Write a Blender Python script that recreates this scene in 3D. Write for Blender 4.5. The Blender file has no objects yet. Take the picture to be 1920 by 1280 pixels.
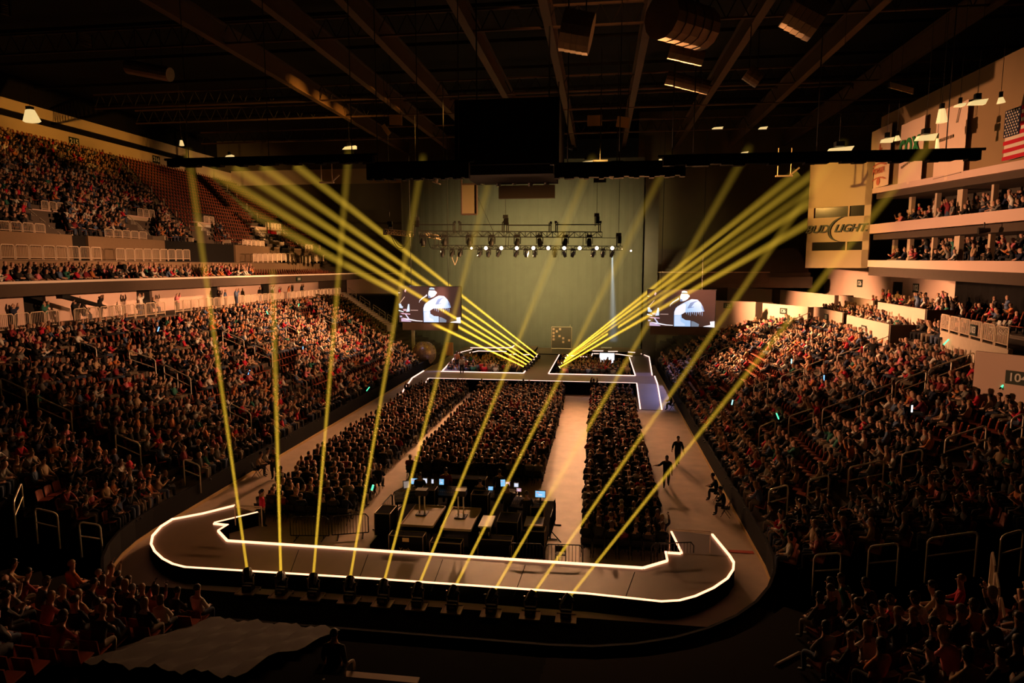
import bpy, bmesh, math, random
import numpy as np
from mathutils import Vector, Matrix
random.seed(7); RNG = np.random.default_rng(7)
SC = bpy.context.scene
COL = SC.collection
R = math.radians
# ------------------------------------------------------------------ camera
FPX = 1200.0; VPX, VPY = 1125.0, 500.0
CAM = Vector((7.0, 0.0, 12.0))
_Y = Vector((VPX-960, 640-VPY, FPX)).normalized()
_Z = Vector((0, FPX, -(640-VPY))).normalized()
_X = _Z.cross(_Y)
def ray(px, py):
    d = Vector((px-960, 640-py, FPX)); return Vector((_X.dot(d), _Y.dot(d), _Z.dot(d)))
def at_z(px, py, z): d = ray(px, py); return CAM + d*((z-CAM.z)/d.z)
def at_x(px, py, x): d = ray(px, py); return CAM + d*((x-CAM.x)/d.x)
def at_y(px, py, y): d = ray(px, py); return CAM + d*((y-CAM.y)/d.y)
def proj(p):
    q = Vector(p)-CAM; c = _X*q.x + _Y*q.y + _Z*q.z
    return (960+FPX*c.x/c.z, 640-FPX*c.y/c.z, c.z)
cd = bpy.data.cameras.new('camera'); cam = bpy.data.objects.new('camera', cd); COL.objects.link(cam)
cd.sensor_width = 36; cd.lens = FPX/1920*36; cd.clip_start = .1; cd.clip_end = 500
rt = Vector((_X.x, _Y.x, _Z.x)); up = Vector((_X.y, _Y.y, _Z.y)); fw = Vector((_X.z, _Y.z, _Z.z))
M = Matrix.Identity(4)
for i in range(3): M[i][0] = rt[i]; M[i][1] = up[i]; M[i][2] = -fw[i]; M[i][3] = CAM[i]
cam.matrix_world = M; SC.camera = cam
# ------------------------------------------------------------------ world, exposure
w = bpy.data.worlds.new('World'); SC.world = w; w.use_nodes = True
w.node_tree.nodes['Background'].inputs[0].default_value = (.9, .55, .3, 1)
w.node_tree.nodes['Background'].inputs[1].default_value = .0012
vs = SC.view_settings; vs.view_transform = 'Standard'; vs.look = 'None'; vs.gamma = 1; vs.exposure = 0; vs.use_curve_mapping = False
SC.cycles.use_denoising = True; SC.cycles.max_bounces = 3; SC.cycles.diffuse_bounces = 2; SC.cycles.glossy_bounces = 2
SC.cycles.transmission_bounces = 4; SC.cycles.transparent_max_bounces = 12; SC.cycles.volume_bounces = 0
SC.cycles.sample_clamp_indirect = 4; SC.cycles.caustics_reflective = False; SC.cycles.caustics_refractive = False
# ------------------------------------------------------------------ lights of the hall (truss lamps, plus added spots that brighten walls and girders)
ORANGE = (1, .40, .13); AMBER = (1, .60, .10); WARM = (1, .46, .205)
def lamp(kind, loc, energy, color, target=None, angle=60, blend=.5, radius=.2, name='stage_and_fill_light'):
    l = bpy.data.lights.new(name, kind); o = bpy.data.objects.new(name, l); COL.objects.link(o)
    o.location = loc; l.energy = energy; l.color = color; l.shadow_soft_size = radius
    if kind == 'AREA': l.shape = 'DISK'; l.size = radius*2; l.spread = R(angle)
    if kind == 'SPOT':
        l.spot_size = R(angle); l.spot_blend = blend
    if target is not None:
        o.rotation_euler = (Vector(target)-Vector(loc)).to_track_quat('-Z', 'Y').to_euler()
    return o
# the front wash hung on the stage truss, aimed over the floor and both bowls
for x in (-6, 0, 6):
    lamp('SPOT', (x, 65.2, 13.3), 14500, WARM, (x*.6+1, 32, 0), 80, 1, .35)
lamp('SPOT', (7, 65.2, 13.3), 9000, WARM, (7.5, 44, 0), 44, 1, .3)
lamp('SPOT', (-6, 65.2, 13.3), 15000, WARM, (-9.5, 33, 0), 34, 1, .3)
# side washes from the truss ends over the bowls
lamp('SPOT', (-9, 65, 13.6), 72000, WARM, (-26, 58, 5.0), 60, 1, .4)
lamp('SPOT', (9, 65, 13.6), 70000, WARM, (26, 54, 5), 56, 1, .4)
# spots added on the suite band and the ledge to brighten the opposite walls
for ty, e in ((40, 80000), (55, 120000), (74, 180000)):
    lamp('SPOT', (28.5, 41.0, 14.0), e, WARM, (-33, ty, 9.3), 26, 1, .15)
lamp('SPOT', (28.5, 41.0, 14.0), 190000, (1, .50, .14), (-46, 93, 20.5), 17, 1, .15)
lamp('SPOT', (-26.4, 42.0, 12.2), 125000, (1, .46, .22), (30, 46, 13.5), 30, 1, .15)
# added roof spots without fixture that brighten the high wall above the upper deck
for ty in (54, 66, 78): lamp('SPOT', (4, 60, 25.0), 60000, (1, .42, .06), (-55, ty, 28.2), 15, 1, .2)
lamp('SPOT', (5, 48.3, 20.5), 22000, (1, .50, .10), (26, 60, 16), 40, 1, .2)  # spot added behind the scoreboard to brighten the angled wall
# added lamp out of view, brightening the girders over the floor
lamp('SPOT', (6.5, 22, 24.8), 9000, ORANGE, (6, 44, 31.0), 32, 1, .2)
# backdrop and deck wash
for x in (-8, -4, 0, 4, 8):
    lamp('SPOT', (x, 67.5, 13.2), 8000, (1, .80, .32), (x*.9, 86, 11.5), 90, 1, 1.0)
for x in (-8, -3, 2, 7):
    lamp('SPOT', (x, 66, 13.2), 1500, (1, .55, .35), (x, 63, 0), 70, 1, .5)
lamp('SPOT', (-16, 72, 14), 12000, (.35, .40, 1), (-10.5, 68, 1), 34, .6, .2)
lamp('SPOT', (-9, 67, 13.4), 20000, (1, .52, .36), (-13.3, 74, 1.6), 24, 1, .3)
lamp('SPOT', (9, 66, 13.4), 80000, WARM, (27, 72, 7.2), 42, 1, .3)
lamp('SPOT', (-26.4, 42.3, 12.2), 52000, WARM, (26, 31.5, 7.6), 18, 1, .15)  # second spot added on the ledge, brightening the section wall opposite
lamp('SPOT', (10, 65, 13.6), 42000, ORANGE, (9, 30, 23.8), 30, 1, .2)
lamp('SPOT', (16, 72, 14), 6000, (.5, .45, 1), (12, 62, 1), 34, .6, .2)
# ------------------------------------------------------------------ materials
MATS = {}
def mat(name, col, rough=.7, metal=0, emit=None, es=0, var=0, scale=3, bump=0, spec=.4):
    if name in MATS: return MATS[name]
    m = bpy.data.materials.new(name); m.use_nodes = True; nt = m.node_tree; b = nt.nodes['Principled BSDF']
    b.inputs['Base Color'].default_value = (*col, 1); b.inputs['Roughness'].default_value = rough
    b.inputs['Metallic'].default_value = metal; b.inputs['Specular IOR Level'].default_value = spec; b.inputs['Emission Strength'].default_value = 0
    if emit: b.inputs['Emission Color'].default_value = (*emit, 1); b.inputs['Emission Strength'].default_value = es
    if var or bump:
        tc = nt.nodes.new('ShaderNodeTexCoord'); n = nt.nodes.new('ShaderNodeTexNoise')
        n.inputs['Scale'].default_value = scale; n.inputs['Detail'].default_value = 5
        nt.links.new(tc.outputs['Object'], n.inputs['Vector'])
        if var:
            mx = nt.nodes.new('ShaderNodeMix'); mx.data_type = 'RGBA'
            mx.inputs[6].default_value = (*[c*(1-var) for c in col], 1); mx.inputs[7].default_value = (*[min(1, c*(1+var)) for c in col], 1)
            nt.links.new(n.outputs['Fac'], mx.inputs[0]); nt.links.new(mx.outputs[2], b.inputs['Base Color'])
        if bump:
            bp = nt.nodes.new('ShaderNodeBump'); bp.inputs['Strength'].default_value = bump
            nt.links.new(n.outputs['Fac'], bp.inputs['Height']); nt.links.new(bp.outputs['Normal'], b.inputs['Normal'])
    MATS[name] = m; return m
CONC = mat('floor_concrete', (.62, .46, .35), .5, var=.28, scale=1.1)
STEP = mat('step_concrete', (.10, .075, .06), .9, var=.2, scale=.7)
STEPD = mat('shaded_step', (.018, .014, .012), .95, spec=.05)  # copy of the step concrete with the corners' shade put into its colour
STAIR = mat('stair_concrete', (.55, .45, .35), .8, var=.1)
WALLB = mat('beige_wall', (.60, .47, .34), .8, var=.06, scale=.5)
WALLP = mat('pale_wall', (.74, .52, .44), .7, var=.05, scale=.5)
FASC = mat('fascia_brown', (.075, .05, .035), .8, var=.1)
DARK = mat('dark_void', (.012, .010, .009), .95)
BLACK = mat('black_cloth', (.009, .008, .008), .95, var=.3, scale=2, spec=.03)
CURT = mat('grey_curtain', (.10, .095, .075), .95, var=.15, scale=.8)
BOARD = mat('black_board_cover', (.008, .007, .007), .8, var=.2, spec=.1)
KICK = mat('kickplate', (.72, .50, .22), .6, var=.1)
STEEL = mat('galvanised_rail', (.80, .70, .58), .4, .25)
PAINT = mat('cream_rail', (.85, .66, .50), .45, .2)
BLKM = mat('black_metal', (.011, .010, .010), .55, .2)
TRUSSM = mat('silhouette_metal', (.012, .010, .009), .6, .2)  # truss metal blackened so the trusses read as silhouettes against the glow
GOLDT = mat('lit_truss', (.55, .42, .30), .4, .6)  # paler metal with lamp light put into its colour
RAFT = mat('rafter_paint', (.10, .055, .03), .7, var=.15)
ROOF = mat('roof_deck', (.012, .010, .009), .95, var=.3)
DUCT = mat('duct_metal', (.42, .30, .20), .45, .6, var=.2, scale=2)
DECK = mat('stage_deck', (.19, .12, .07), .45, var=.2, scale=1.2)
SKIRT = mat('stage_skirt', (.006, .006, .006), .95, spec=.03)
LED = mat('led_strip', (.9, .7, .5), .5, emit=(1, .42, .23), es=2.9)
LEDP = mat('led_strip_stage', (.9, .7, .5), .5, emit=(1, .60, .50), es=1.8)
LENS = mat('lamp_lens', (1, .9, .8), .3, emit=(1, .62, .45), es=14)
LAMPY = mat('yellow_lens', (1, .8, .3), .3, emit=(1, .72, .2), es=6)
HOUSE = mat('house_light', (1, .9, .6), .4, emit=(1, .70, .28), es=.85)
GLASS = mat('dark_glass', (.02, .02, .018), .12, spec=.6)
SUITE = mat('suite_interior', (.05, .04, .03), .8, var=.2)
SEATM = mat('red_seat', (.33, .075, .04), .5, var=.15, scale=8)
TAN = mat('tan_table', (.55, .40, .26), .6, var=.15, scale=2)
WHITE = mat('white_plastic', (.75, .72, .68), .5)
RED = mat('flag_red', (.55, .01, .03), .8); NAVY = mat('flag_navy', (.01, .015, .04), .8); CREAM = mat('flag_white', (.75, .66, .55), .8)
GREEN = mat('green_print', (.02, .22, .06), .7); REDP = mat('red_print', (.60, .16, .10), .7); GREYP = mat('grey_print', (.25, .18, .12), .8)
BANNER = mat('banner_cloth', (.85, .62, .48), .8)
SIGNG = mat('dark_green_sign', (.01, .025, .015), .5)
# ------------------------------------------------------------------ mesh helpers
class MB:
    def __init__(s): s.v = []; s.f = []; s.m = []; s.mats = []
    def mi(s, m):
        if m not in s.mats: s.mats.append(m)
        return s.mats.index(m)
    def add(s, vs_, fs, m):
        o = len(s.v); s.v += [tuple(v) for v in vs_]; k = s.mi(m)
        for f in fs: s.f.append(tuple(i+o for i in f)); s.m.append(k)
        return s
    def hexa(s, p, m):  # 8 points: bottom 0-3, top 4-7
        return s.add(p, [(3, 2, 1, 0), (4, 5, 6, 7), (0, 1, 5, 4), (1, 2, 6, 5), (2, 3, 7, 6), (3, 0, 4, 7)], m)
    def box(s, c, d, m, rz=0, rx=0, ry=0):
        x, y, z = d[0]/2, d[1]/2, d[2]/2; T = Matrix.Rotation(rz, 3, 'Z') @ Matrix.Rotation(ry, 3, 'Y') @ Matrix.Rotation(rx, 3, 'X'); c = Vector(c)
        return s.hexa([c+T@Vector(q) for q in ((-x,-y,-z),(x,-y,-z),(x,y,-z),(-x,y,-z),(-x,-y,z),(x,-y,z),(x,y,z),(-x,y,z))], m)
    def span(s, a, b, m):
        return s.box([(a[i]+b[i])/2 for i in range(3)], [abs(b[i]-a[i]) for i in range(3)], m)
    def tube(s, a, b, r, m, n=6, r2=None, cap=True):
        a = Vector(a); b = Vector(b); d = (b-a)
        if d.length < 1e-6: return s
        q = d.to_track_quat('Z', 'Y').to_matrix(); r2 = r if r2 is None else r2
        ring = [Vector((math.cos(2*math.pi*i/n), math.sin(2*math.pi*i/n), 0)) for i in range(n)]
        vs_ = [a+q@(k*r) for k in ring]+[b+q@(k*r2) for k in ring]
        fs = [(i, (i+1) % n, n+(i+1) % n, n+i) for i in range(n)]
        if cap: fs += [tuple(range(n-1, -1, -1)), tuple(range(n, 2*n))]
        return s.add(vs_, fs, m)
    def path(s, pts, r, m, n=6):
        for a, b in zip(pts, pts[1:]): s.tube(a, b, r, m, n)
        return s
    def prism(s, poly, z0, z1, m, mtop=None):
        n = len(poly); o = len(s.v)
        vs_ = [(p[0], p[1], z0 if not callable(z0) else z0(p)) for p in poly]+[(p[0], p[1], z1 if not callable(z1) else z1(p)) for p in poly]
        s.add(vs_, [tuple(range(n-1, -1, -1))]+[(i, (i+1) % n, n+(i+1) % n, n+i) for i in range(n)], m)
        s.add(vs_[n:], [tuple(range(n))], mtop or m); return s
    def quad(s, p, m): return s.add(p, [tuple(range(len(p)))], m)
    def ball(s, c, r, m, u=12, v=8):
        c = Vector(c); r = r if hasattr(r, '__len__') else (r, r, r)
        vs_ = [c+Vector((0, 0, -r[2]))]
        for j in range(1, v):
            t = -math.pi/2+math.pi*j/v
            for i in range(u):
                a = 2*math.pi*i/u; vs_.append(c+Vector((r[0]*math.cos(t)*math.cos(a), r[1]*math.cos(t)*math.sin(a), r[2]*math.sin(t))))
        vs_.append(c+Vector((0, 0, r[2]))); fs = [(0, 1+(i+1) % u, 1+i) for i in range(u)]
        for j in range(v-2):
            for i in range(u): fs.append((1+j*u+i, 1+j*u+(i+1) % u, 1+(j+1)*u+(i+1) % u, 1+(j+1)*u+i))
        b = 1+(v-2)*u; fs += [(b+i, b+(i+1) % u, len(vs_)-1) for i in range(u)]
        return s.add(vs_, fs, m)
    def mesh(s, name):
        me = bpy.data.meshes.new(name); me.from_pydata(s.v, [], s.f)
        for m in s.mats: me.materials.append(m)
        me.polygons.foreach_set('material_index', s.m); me.update(); return me
def tag(o, label=None, cat=None, group=None, kind=None):
    if label: o['label'] = label
    if cat: o['category'] = cat
    if group: o['group'] = group
    if kind: o['kind'] = kind
    return o
def obj(name, mb, parent=None, label=None, cat=None, group=None, kind=None, smooth=False):
    me = mb.mesh(name) if isinstance(mb, MB) else mb
    if smooth: me.polygons.foreach_set('use_smooth', [True]*len(me.polygons))
    o = bpy.data.objects.new(name, me); COL.objects.link(o)
    if parent: o.parent = parent
    return tag(o, label, cat, group, kind)
def struct(name, mb, label=None): return obj(name, mb, None, label, None, None, 'structure')
def thing(name, loc, label, cat, group=None, rz=0):
    o = bpy.data.objects.new(name, None); COL.objects.link(o); o.location = loc; o.rotation_euler = (0, 0, rz); o.empty_display_size = .2
    return tag(o, label, cat, group)
def copy_tree(o, parent=None):
    c = o.copy(); COL.objects.link(c); c.parent = parent
    for ch in list(o.children): copy_tree(ch, c)
    return c
def text(name, body, loc, size, m, parent, rot, shear=0, ext=.02, align='CENTER', xs=1):
    c = bpy.data.curves.new(name, 'FONT'); c.body = body; c.size = size; c.extrude = ext; c.align_x = align; c.align_y = 'CENTER'; c.shear = shear; c.offset = size*.02
    t = bpy.data.objects.new(name, c); COL.objects.link(t); bpy.context.view_layer.update()
    dg = bpy.context.evaluated_depsgraph_get(); me = bpy.data.meshes.new_from_object(t.evaluated_get(dg)); bpy.data.objects.remove(t)
    me.materials.clear(); me.materials.append(m); o = bpy.data.objects.new(name, me); COL.objects.link(o)
    o.location = loc; o.rotation_euler = rot; o.scale = (xs, 1, 1)
    if parent: o.parent = parent
    return o
# ------------------------------------------------------------------ the hall: floor, boards, bowls
FXL, FXR, CYN, RAD = -12.9, 13.7, 25.5, 8.0
CL, CR = FXL+RAD, FXR-RAD
def rink(off, yfar=82, n=10):
    p = [(FXR+off, yfar)]
    for i in range(n+1): a = -math.pi/2*i/n; p.append((CR+(RAD+off)*math.cos(a), CYN+(RAD+off)*math.sin(a)))
    for i in range(n+1): a = -math.pi/2-math.pi/2*i/n; p.append((CL+(RAD+off)*math.cos(a), CYN+(RAD+off)*math.sin(a)))
    p.append((FXL-off, yfar)); return p
fl = MB(); fl.prism([(-40, 5), (40, 5), (40, 100), (-40, 100)], -.3, 0, CONC); struct('floor', fl)
def band(mb, o1, o2, z0, z1, m, yfar=75):
    a = rink(o1, yfar); b = rink(o2, yfar)
    for i in range(len(a)-1):
        mb.hexa([(*a[i], z0), (*a[i+1], z0), (*b[i+1], z0), (*b[i], z0), (*a[i], z1), (*a[i+1], z1), (*b[i+1], z1), (*b[i], z1)], m)
mb = MB(); band(mb, .04, .14, 0, 1.12, BOARD); struct('wall_rink', mb, 'black covered dasher boards around the arena floor')
mb = MB(); band(mb, 0, .05, 0, .16, KICK); struct('trim_1', mb, 'pale kick strip along the foot of the boards')
mb = MB(); band(mb, .2, 14, 0, .012, BLACK, 26); struct('floor_under_bowl', mb)  # black sheet that stands in for shade in the corner pits
def rowz(i): return .95+.335*i
NR = 19
def terrace(side, name):
    mb = MB(); n = NR if side < 0 else 16
    for i in range(n):
        o1 = .14+.85*i if i else .14; o2 = .14+.85*(i+1); z = rowz(i)
        a = rink(o1, 92); b = rink(o2, 92); half = len(a)//2
        rng = range(half-1) if side > 0 else range(half, len(a)-1)
        for k in rng:
            if k in (2, 3, 4) and side > 0: continue      # the corner tunnels
            if k in (17, 18, 19) and side < 0: continue
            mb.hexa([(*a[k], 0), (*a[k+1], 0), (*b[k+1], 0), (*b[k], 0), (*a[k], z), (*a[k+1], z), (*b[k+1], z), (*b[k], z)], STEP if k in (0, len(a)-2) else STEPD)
    return struct(name, mb, 'stepped concrete seating bowl')
terrace(-1, 'floor_terrace_left'); terrace(1, 'floor_terrace_right')
mb = MB()   # near end terrace between the two corners
for i in range(12):
    mb.span((CL, CYN-RAD-.14-.85*(i+1), 0), (CR, CYN-RAD-.14-.85*i, rowz(i)), BLACK)  # black colour takes the place of shade over the near end
struct('floor_terrace_near', mb)
# roof
mb = MB(); mb.span((-70, -5, 33), (70, 110, 33.3), ROOF); struct('ceiling', mb)
mb = MB(); FARW = mat('far_wall', (.11, .085, .05), .9, var=.2, scale=.4); mb.span((-62, 103.5, 0), (-16, 104, 33), FARW); mb.span((12, 92, 0), (60, 92.5, 33), FARW); struct('wall_far', mb)
mb = MB()   # backdrop curtain with pleats
N = 120; xs = np.linspace(-20, 12.5, N)
for k in range(N-1):
    y0 = 86+.035*math.sin(k*1.7); y1 = 86+.035*math.sin((k+1)*1.7)
    mb.quad([(xs[k], y0, 0), (xs[k+1], y1, 0), (xs[k+1], y1, 26), (xs[k], y0, 26)], CURT)
    mb.quad([(xs[k], y0+.12, 0), (xs[k], y0+.12, 26), (xs[k+1], y1+.12, 26), (xs[k+1], y1+.12, 0)], CURT)
obj('backdrop_curtain', mb, None, 'tall grey pleated backdrop curtain hanging behind the stage', 'curtain')
mb = MB(); mb.span((12.3, 79.5, 0), (13.9, 80, 24), CURT); obj('side_curtain', mb, None, 'narrow grey curtain leg lit pink beside the truss end', 'curtain')
mb = MB(); mb.prism([(-11.9, 20.9), (-10.6, 18.9), (-8.6, 17.9), (-6, 17.55), (7, 17.55), (9.8, 18.2), (11.8, 20.0), (11.6, 20.9)], .0, .012, BLACK); struct('floor_shade_sheet', mb, 'black sheet in place of shade before the runway')  # sheet laid to darken the floor where the runway's shadow falls
# ---- left (railing side) : concourse, ledge, upper deck
mb = MB(); mb.span((-33.4, 20, 7.4), (-29.4, 92, 7.9), STEP); mb.span((-36, 20, 0), (-33.4, 92, 7.9), DARK); struct('floor_concourse_left', mb)
mb = MB()
doors = [(40, 82), (254, 283), (394, 411), (488, 507), (612, 629)]
def yx(px, X, py=520): return at_x(px, py, X).y
cuts = [(yx(a, -33.4), yx(b, -33.4)) for a, b in doors]
y = 20
for a, b in cuts+[(92, 92)]:
    if a > y: mb.span((-33.7, y, 7.9), (-33.4, min(a, 92), 11), WALLP)
    y = b
mb.span((-33.7, 20, 10.35), (-33.4, 92, 11), WALLP); struct('wall_left', mb, 'pale concourse wall behind the lower railing')
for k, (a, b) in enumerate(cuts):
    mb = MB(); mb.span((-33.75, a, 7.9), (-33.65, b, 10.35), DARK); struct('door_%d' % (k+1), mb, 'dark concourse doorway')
mb = MB(); mb.span((-27.3, 20, 10.25), (-27, 88, 11.0), FASC); mb.span((-34, 20, 10.25), (-27.3, 92, 10.5), FASC); struct('trim_2', mb, 'brown fascia of the upper deck')
mb = MB(); mb.span((-27.5, 20, 11.0), (-26.85, 88, 11.15), mat('ledge_cap', (.85, .74, .66), .6)); struct('trim_3', mb, 'bright ledge cap on the upper deck fascia')
mb = MB()
for i in range(6): mb.span((-28.2-.95*(i+1), 20, 10.4), (-28.2-.95*i, 88, 10.5+.2*min(i, 3)), STEP)
mb.span((-37.2, 20, 10.4), (-33.9, 92, 12.5), STEP)
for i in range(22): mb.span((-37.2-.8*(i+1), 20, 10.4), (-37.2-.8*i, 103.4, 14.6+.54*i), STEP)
struct('floor_terrace_upper', mb, 'stepped concrete of the upper deck')
XP = -36.6; BROWNW = mat('brown_wall', (.26, .17, .10), .85, var=.1)
panels = [(-60, 130), (160, 304), (437, 520), (542, 640)]
mb = MB()
for a, b in panels: mb.span((XP, yx(a, XP, 445), 12.5), (XP+.25, yx(b, XP, 445), 14.62), BROWNW)
mb.span((-33.92, 20, 10.6), (-33.86, 92, 12.45), BROWNW); struct('wall_upper_left', mb, 'brown lower wall of the upper seats')
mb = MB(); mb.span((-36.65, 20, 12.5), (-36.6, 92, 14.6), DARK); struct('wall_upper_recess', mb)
mb = MB(); mb.span((-55.3, 20, 25.6), (-55, 103.4, 27.7), WALLB); mb.span((-57.5, 20, 29.0), (-57.2, 104, 30.2), WALLB); mb.span((-58, 20, 25.5), (-57.5, 104, 33), BLACK); struct('wall_left_upper', mb, 'beige wall above the upper deck')
mb = MB(); mb.span((-55, 103.2, 25.6), (-20, 103.4, 28), WALLB); struct('wall_far_upper', mb)
# end fascias of the upper deck
mb = MB(); mb.span((-27.3, 87.6, 10.3), (-17, 87.9, 11), FASC); mb.span((-27.3, 87.2, 11), (-15.5, 87.9, 11.1), WALLP); mb.span((-29, 88.2, 8.2), (-20, 88.4, 10.3), WALLP)
mb.span((13.9, 80.0, 10.0), (27, 80.3, 11.3), FASC); mb.span((13.9, 79.8, 11.3), (27, 80.3, 11.4), WALLP); struct('trim_4', mb, 'end deck ledge beside the backdrop')
mb = MB()
for i in range(8): mb.span((13.9, 80.3+.9*i, 9.5), (32, 81.2+.9*i, 10.8+.5*i), STEP); mb.span((-34, 88.4+.6*i, 8), (-20, 89+.6*i, 10.8+.4*i), STEP)
struct('floor_terrace_far', mb)
# ---- right (suite side)
ztop, zmid = 8.05, 9.15
low = [[(1342, 563), (1417, 566)], [(1430, 568), (1515, 575)], [(1525, 575), (1580, 586)], [(1588, 590), (1667, 608)]]
upr = [[(1340, 538), (1448, 542)], [(1463, 543), (1565, 553)], [(1572, 553), (1637, 563)], [(1646, 566), (1735, 580)]]
def seg_wall(mb, a, b, z0, z1, m, t=.18, back=0):
    a = Vector((a[0], a[1])); b = Vector((b[0], b[1])); d = (b-a).normalized(); n = Vector((-d.y, d.x))*t
    if n.x < 0: n = -n
    q = [a, b, b+n, a+n]
    mb.hexa([(p.x, p.y, z0) for p in q]+[(p.x, p.y, z1) for p in q], m)
mb = MB(); ends = MB()
LW = []; UW = []
for s in low:
    a, b = at_z(*s[0], ztop), at_z(*s[1], ztop); a.x = min(a.x, 28.2); b.x = min(b.x, 28.2); LW.append((a, b)); seg_wall(mb, a, b, 4.5, ztop, WALLP)
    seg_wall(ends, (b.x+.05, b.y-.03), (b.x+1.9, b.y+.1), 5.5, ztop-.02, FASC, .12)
for s in upr:
    a, b = at_z(*s[0], zmid), at_z(*s[1], zmid); UW.append((a, b)); seg_wall(mb, a, b, 6.4, zmid, WALLP)
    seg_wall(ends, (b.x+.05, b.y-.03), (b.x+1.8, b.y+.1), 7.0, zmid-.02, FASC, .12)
a, b = at_z(1830, 650, 8.2), at_z(1945, 689, 7.55); WB = (a, b); seg_wall(mb, a, b, 5.0, 8.0, WALLP)
struct('wall_right_tiers', mb, 'pale tier walls with section numbers'); struct('wall_tier_ends', ends)
mb = MB(); mb.prism([(27.9, 42), (30.6, 42), (30.6, 80), (27.9, 80)], 5, 7.0, STEP); mb.prism([(30.6, 20), (35, 20), (35, 82), (30.6, 82)], 5, 8.1, STEP); mb.prism([(28.2, 20), (30.6, 20), (30.6, 42), (28.2, 42)], 5, 7.9, STEP)
struct('floor_concourse_right', mb)
XW = 34.5
mb = MB(); y1 = yx(1790, XW, 550); yd0, yd1 = yx(1692, XW, 540), yx(1674, XW, 540)
mb.span((XW, y1, 8.1), (XW+.3, yd0, 12), WALLP); mb.span((XW, yd1, 8.1), (XW+.3, 84, 12), WALLP); mb.span((XW, yd0, 10.6), (XW+.3, yd1, 12), WALLP)
struct('wall_right', mb, 'pale concourse wall below the suites')
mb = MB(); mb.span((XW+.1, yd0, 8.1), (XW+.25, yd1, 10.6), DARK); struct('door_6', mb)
mb = MB()
for k in range(40):
    t0, t1 = 20+(y1-20)*k/40, 20+(y1-20)*(k+1)/40; mb.hexa([(XW+.1*(k % 2), t0, 8.1), (XW+.1*((k+1) % 2), t1, 8.1), (XW+.3, t1, 8.1), (XW+.3, t0, 8.1), (XW+.1*(k % 2), t0, 12), (XW+.1*((k+1) % 2), t1, 12), (XW+.3, t1, 12), (XW+.3, t0, 12)], BLACK)
obj('concourse_drape', mb, None, 'black drape closing the concourse beside section 104 wall', 'curtain')
# suite block: three slabs, columns, rear glazing, parapet
SN, SF = (29.8, 34.0), (29.0, 57.0)       # near and far corner of the suite front (x, y)
def slab(mb, z0n, z1n, z0f, z1f, m, depth=.5, x=0):
    n = Vector(SN); f = Vector(SF); n.x += x; f.x += x
    mb.hexa([(n.x, n.y, z0n), (n.x+depth, n.y, z0n), (f.x+depth, f.y, z0f), (f.x, f.y, z0f), (n.x, n.y, z1n), (n.x+depth, n.y, z1n), (f.x+depth, f.y, z1f), (f.x, f.y, z1f)], m)
mb = MB(); slab(mb, 11.6, 12.25, 12.0, 12.55, WALLP, .4); slab(mb, 14.45, 15.1, 14.7, 15.45, WALLP, .4); slab(mb, 17.1, 17.6, 17.95, 18.35, WALLP, .5)
slab(mb, 17.3, 24, 18.2, 24, mat('ochre_wall', (.30, .20, .10), .85, var=.2, scale=.3), .3, .35); struct('wall_suites', mb, 'pale bands of the suite front')
mb = MB(); slab(mb, 10.9, 11.62, 11.3, 12.02, FASC, 5, .1); slab(mb, 13.9, 14.4, 14.2, 14.65, FASC, 5.5, .3); slab(mb, 16.7, 17.15, 17.5, 17.95, FASC, 5.5, .35); struct('floor_suites', mb)
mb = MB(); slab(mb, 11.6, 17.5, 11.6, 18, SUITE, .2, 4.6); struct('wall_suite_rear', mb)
mb = MB()
for (px, wd) in ((1712, 7), (1760, 5), (1805, 11), (1866, 4)):
    y = at_x(px, 375, 31.2).y; mb.span((31.0, y-wd*.03, 14.4), (31.3, y+wd*.03, 17.9), WALLB)
for (px, wd) in ((1680, 6), (1709, 8), (1754, 4), (1800, 11), (1861, 4)):
    y = at_x(px, 450, 31.2).y; mb.span((31.0, y-wd*.03, 11.7), (31.3, y+wd*.03, 14.7), WALLB)
struct('trim_5', mb, 'pale columns between the suite openings')
# angled end tower
P1 = Vector((29.0, 57.0)); td = Vector((-.771, .637)).normalized()
def on_tower(px, py):
    d = ray(px, py); n = Vector((td.y, -td.x)); t = (n.dot(P1)-n.dot(Vector((CAM.x, CAM.y))))/(n.x*d.x+n.y*d.y); return CAM+d*t
tn = Vector((-.637, -.771))            # outward normal of the tower face
TW = (on_tower(1515, 400).xy-P1).length
def tower_quad(mb, s0, s1, z0, z1, m, out=0, th=.3):
    a = P1+td*s0+tn*out; b = P1+td*s1+tn*out; n = -tn*th
    q = [a, b, b+n, a+n]; mb.hexa([(p.x, p.y, z0) for p in q]+[(p.x, p.y, z1) for p in q], m)
def sv(px, py): p = on_tower(px, py); return (p.xy-P1).length, p.z
w1 = (sv(1622, 384), sv(1527, 409)); w2 = (sv(1617, 452), sv(1522, 470))
mb = MB(); z_lo, z_hi = 11.9, sv(1575, 296)[1]
for (s0, s1, z0, z1) in ((0, TW, z_lo, w2[1][1]), (0, TW, w2[0][1], w1[1][1]), (0, TW, w1[0][1], z_hi), (0, w2[0][0], z_lo, z_hi), (max(w1[1][0], w2[1][0]), TW, z_lo, z_hi)):
    tower_quad(mb, s0, s1, z0, z1, WALLB)
E2 = P1+td*TW; mb.hexa([(E2.x, E2.y, z_lo), (E2.x+.3, E2.y, z_lo), (34, 84, z_lo), (33.6, 84, z_lo), (E2.x, E2.y, z_hi), (E2.x+.3, E2.y, z_hi), (34, 84, z_hi), (33.6, 84, z_hi)], WALLB)
struct('wall_tower', mb, 'angled pale end wall of the suites')
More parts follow.
